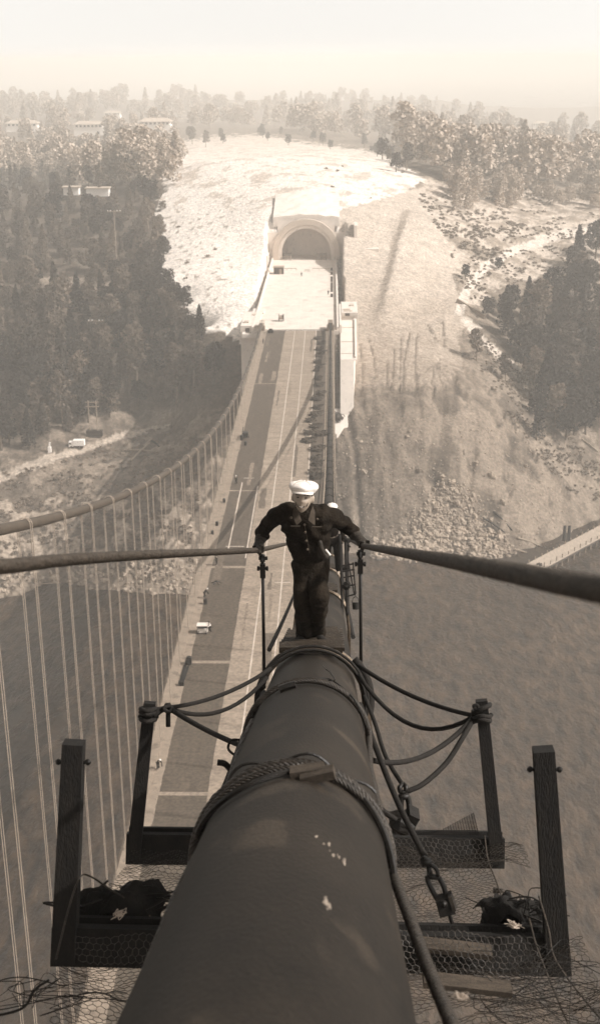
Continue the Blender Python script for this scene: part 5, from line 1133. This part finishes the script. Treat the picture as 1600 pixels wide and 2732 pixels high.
house(1440, 345, 22, 'faint pale building among trees on the right ridge')
for x, y, w_, lab in [(195, 548, 7, 'small pale hut in the left wood, left of a lighter one'), (265, 552, 10, 'small bright hut in the middle of the left wood'), (345, 505, 5, 'tiny pale hut higher in the left wood')]:
    P = hit(x, y); e = empty('hut', P, lab, 'hut'); mb = MB(); mb.box(P+np.array([0, 0, 6.5]), (w_, 5, 3.4)); mb.build('wall', M['white'], e); mb = MB(); mb.beam(P+np.array([-w_/2-.5, 0, 8.4]), P+np.array([w_/2+.5, 0, 8.4]), 6.4, .5); mb.build('roof', M['roofing'], e)
def pole(px_, py_, h, arms, label, m='pole', r=.22):
    P = hit(px_, py_); e = empty('utility_pole', P, label, 'pole'); mb = MB(); mb.tube([P-np.array([0, 0, 1]), P+np.array([0, 0, h])], [r, r*.6], 8); mb.build('shaft', M[m], e)
    for j in range(arms): mb = MB(); mb.box(P+np.array([0, 0, h-.5-1.3*j]), (5.2, .3, .28)); mb.build('cross_arm', M[m], e)
    mb = MB()
    for sx in (-2.3, -1.2, 1.2, 2.3): mb.ball(P+np.array([sx, 0, h-.2]), .22, 6, 5)
    mb.build('insulators', M['white'], e)
pole(314, 735, 24, 1, 'tall pale telegraph pole with one cross arm in the middle of the left wood'); pole(262, 955, 13, 1, 'pale telegraph pole with a cross arm standing in the lower left wood'); pole(362, 495, 15, 1, 'faint telegraph pole high in the left wood')
P = hit(252, 1166); e = empty('pole_transformer', P, 'twin poled transformer stand with dark boxes above the dirt road', 'transformer')
for sx in (-1.2, 1.2): mb = MB(); mb.tube([P+np.array([sx, 0, -1]), P+np.array([sx, 0, 11.5])], .17, 7); mb.build('pole_leg', M['pole'], e)
for z in (11, 9.6): mb = MB(); mb.box(P+np.array([0, 0, z]), (4.2, .25, .25)); mb.build('cross_arm', M['pole'], e)
mb = MB(); mb.box(P+np.array([.2, 0, 1.2]), (5.0, 1.6, 1.8)); mb.build('transformer_box', M['poledk'], e)
# lorry on the lower left road
P = hit(210, 1196); e = empty('parked_lorry', P, 'white boxy lorry parked on the dirt road at lower left', 'lorry')
mb = MB(); mb.box(P+np.array([.3, 0, 1.75]), (3.4, 2.0, 1.7)); mb.build('box_body', M['white'], e); mb = MB(); mb.box(P+np.array([-2.1, 0, 1.3]), (1.3, 1.8, 1.5)); mb.build('cab', M['white'], e); mb = MB(); mb.box(P+np.array([-2.3, -.92, 1.6]), (.7, .05, .5)); mb.build('window', M['dark'], e); mb = MB(); mb.box(P+np.array([-.3, 0, .75]), (4.6, 1.6, .25)); mb.build('chassis', M['dark'], e)
for sx in (-2.0, 1.2):
    for sy in (-.95, .85): mb = MB(); q_ = P+np.array([sx, sy, .45]); mb.tube([q_, q_+np.array([0, .25, 0])], .45, 12); mb.build('wheel', M['dark'], e)
P = hit(134, 1208); mb = MB(); mb.box(P+np.array([0, 0, .9]), (.9, .9, 1.8)); mb.beam(P+np.array([0, 0, 1.8]), P+np.array([.2, 0, 3.2]), .5, .3, up=(0, 1, 0)); tag(mb.build('white_marker', M['white']), 'small white marker post beside the dirt road, left of the lorry', 'marker')
for k, (a, b_, lab) in enumerate([((385, 1195), (405, 1175), 'bright cut log standing on end in the felled pile'), ((350, 1232), (400, 1185), 'long pale log leaning in the felled pile'), ((345, 1205), (420, 1210), 'log lying flat across the felled pile'), ((405, 1180), (425, 1195), 'short dark log in the felled pile'), ((112, 1565), (165, 1561), 'pale log floating at the left shore'), ((240, 1555), (262, 1540), 'thin pale log on the left shore'), ((1285, 1385), (1345, 1425), 'long dark beam sliding down the right slope'), ((1315, 1370), (1365, 1420), 'second dark beam beside the long one on the right slope'), ((1370, 1470), (1430, 1490), 'beam lying between the rubble and the pier'), ((1380, 1440), (1450, 1465), 'short beam on the bank above the pier'), ((1470, 980), (1520, 1012), 'pale timber retaining wall piece in the right clump'), ((1550, 1175), (1595, 1210), 'pale timber at the foot of the right clump')]):
    A_ = hit(*a); B_ = hit(*b_)
    if A_ is None or B_ is None: A_ = at_z(*a, -59.7); B_ = at_z(*b_, -59.7)
    mb = MB(); up = np.array([0, 0, .5]); mb.tube([A_+up, (A_+B_)/2+up*1.4, B_+up], [.30, .26, .2], 7); tag(mb.build('log', M['timber'] if 'dark' in lab else M['pole']), lab, 'log')
A_ = hit(1218, 808); B_ = hit(1292, 852); mb = MB(); mb.beam(A_+np.array([0, 0, .8]), B_+np.array([0, 0, .8]), .8, 1.6); tag(mb.build('timber_wall', M['pole']), 'low pale timber wall beside the track right of the graded bench', 'wall')
# pier
A_ = at_z(1425, 1512, -57.6); B_ = at_z(1700, 1365, -57.6); e = empty('wooden_pier', (A_+B_)/2, 'narrow plank pier on piles along the right shore', 'pier')
mb = MB(); mb.beam(A_, B_, 5.2, .35); mb.build('planking', M['pier'], e)
d = (B_-A_)/np.linalg.norm(B_-A_); s_ = np.array([d[1], -d[0], 0])
mb = MB(); mb.beam(A_+s_*2.5-np.array([0, 0, .45]), B_+s_*2.5-np.array([0, 0, .45]), .3, .5); mb.beam(A_-s_*2.5-np.array([0, 0, .45]), B_-s_*2.5-np.array([0, 0, .45]), .3, .5); mb.build('stringer', M['timberlight'], e)
L_ = np.linalg.norm(B_-A_)
for i in range(int(L_/3.2)):
    for sg in (-1, 1): q_ = A_+d*(i*3.2+1)+s_*sg*2.4; mb = MB(); mb.tube([(q_[0], q_[1], -61), (q_[0]+random.uniform(-.1, .1), q_[1], -56.5+random.uniform(-.2, .6)*(sg > 0))], .16, 6); mb.build('pile', M['pole'], e)
e = empty('mooring_posts', at_z(1508, 1440, -57.3), 'dark pair of tall mooring posts on the landward side of the pier', 'mooring post')
for dx in (0, 12):
    P = at_z(1503+dx, 1442, -57.3); mb = MB(); mb.tube([P, P+np.array([0, 0, 4.5])], .45, 8); mb.build('post', M['timber'], e)
q_ = at_z(1440, 1507, -57.2); e = empty('stone_pile', q_, 'little dark pile of stones on the near end of the pier', 'stone pile')
for k in range(6): rock(q_+np.array([random.uniform(-.8, .8), random.uniform(-.8, .8), .1]), .3, rg).build('stone', M['heap'], e)
mb = MB(); q_ = at_z(1018, 1490, -59.95); mb.box(q_+np.array([0, 0, .1]), (3.8, 2.6, .25), Matrix.Rotation(.5, 3, 'Z')); tag(mb.build('raft', M['poledk']), 'dark flat raft floating by the shore below the right hand rope', 'raft')
P = at_z(440, 1582, -59.9); mb = MB(); mb.box(P, (3.0, .5, .3), Matrix.Rotation(.3, 3, 'Z')); tag(mb.build('driftwood', M['pole']), 'small driftwood at the left shore between the hangers', 'driftwood')

# ------------------------------------------------------------------ light, sky, camera
sun = bpy.data.lights.new('sun', 'SUN'); sun.energy = 4.2; sun.angle = R(.5); sun.color = (1, .985, .96)
so = bpy.data.objects.new('sun', sun); COL.objects.link(so)
sd = Vector((1.03, -.22, 1.0)).normalized(); so.rotation_euler = sd.to_track_quat('Z', 'Y').to_euler()
w = bpy.data.worlds.new('World'); S.world = w; w.use_nodes = True; nt = w.node_tree
sk = nt.nodes.new('ShaderNodeTexSky'); sk.sky_type = 'NISHITA'; tcw = nt.nodes.new('ShaderNodeTexCoord'); sx = nt.nodes.new('ShaderNodeSeparateXYZ'); cxz = nt.nodes.new('ShaderNodeCombineXYZ'); mxz = nt.nodes.new('ShaderNodeMath'); mxz.operation = 'MAXIMUM'; mxz.inputs[1].default_value = .16; nt.links.new(tcw.outputs['Generated'], sx.inputs[0]); nt.links.new(sx.outputs['Z'], mxz.inputs[0]); nt.links.new(sx.outputs['X'], cxz.inputs[0]); nt.links.new(sx.outputs['Y'], cxz.inputs[1]); nt.links.new(mxz.outputs[0], cxz.inputs[2]); nt.links.new(cxz.outputs[0], sk.inputs[0]); sk.sun_disc = False
sk.sun_elevation = math.asin(sd.z); sk.sun_rotation = math.atan2(sd.x, sd.y); sk.dust_density = 4; sk.air_density = 1.0
bw = nt.nodes.new('ShaderNodeRGBToBW'); nt.links.new(sk.outputs[0], bw.inputs[0])
vm = nt.nodes.new('ShaderNodeVectorMath'); vm.operation = 'SCALE'; vm.inputs[0].default_value = (1.0, .972, .927); 
gm = nt.nodes.new('ShaderNodeMapRange'); gm.interpolation_type = 'SMOOTHERSTEP'; gm.inputs['From Min'].default_value = .07; gm.inputs['From Max'].default_value = .32; gm.inputs['To Min'].default_value = 2.42; gm.inputs['To Max'].default_value = 1.0   # bright misty horizon
nt.links.new(sx.outputs['Z'], gm.inputs[0]); mm = nt.nodes.new('ShaderNodeMath'); mm.operation = 'MULTIPLY'; nt.links.new(bw.outputs[0], mm.inputs[0]); nt.links.new(gm.outputs[0], mm.inputs[1]); nt.links.new(mm.outputs[0], vm.inputs['Scale'])
bg = nt.nodes['Background']; nt.links.new(vm.outputs[0], bg.inputs[0]); bg.inputs[1].default_value = .12
cam = bpy.data.cameras.new('camera'); co = bpy.data.objects.new('camera', cam); COL.objects.link(co); S.camera = co
cam.sensor_fit = 'VERTICAL'; cam.sensor_height = 36; cam.sensor_width = 36; cam.lens = F/2732*36
cam.clip_start = .05; cam.clip_end = 60000
mtx = Matrix([[RX[i], UX[i], -_f[i], C[i]] for i in range(3)]+[[0, 0, 0, 1]]); co.matrix_world = mtx
cam.dof.use_dof = True; cam.dof.focus_distance = 12.5; cam.dof.aperture_fstop = 4.5
S.view_settings.view_transform = 'Standard'; S.view_settings.look = 'None'; S.view_settings.gamma = 1; S.view_settings.exposure = .3
S.cycles.use_denoising = True; S.cycles.max_bounces = 5; S.cycles.volume_bounces = 2; S.cycles.diffuse_bounces = 3; S.cycles.glossy_bounces = 2; S.cycles.transmission_bounces = 1; S.cycles.transparent_max_bounces = 8
S.cycles.sample_clamp_indirect = 4
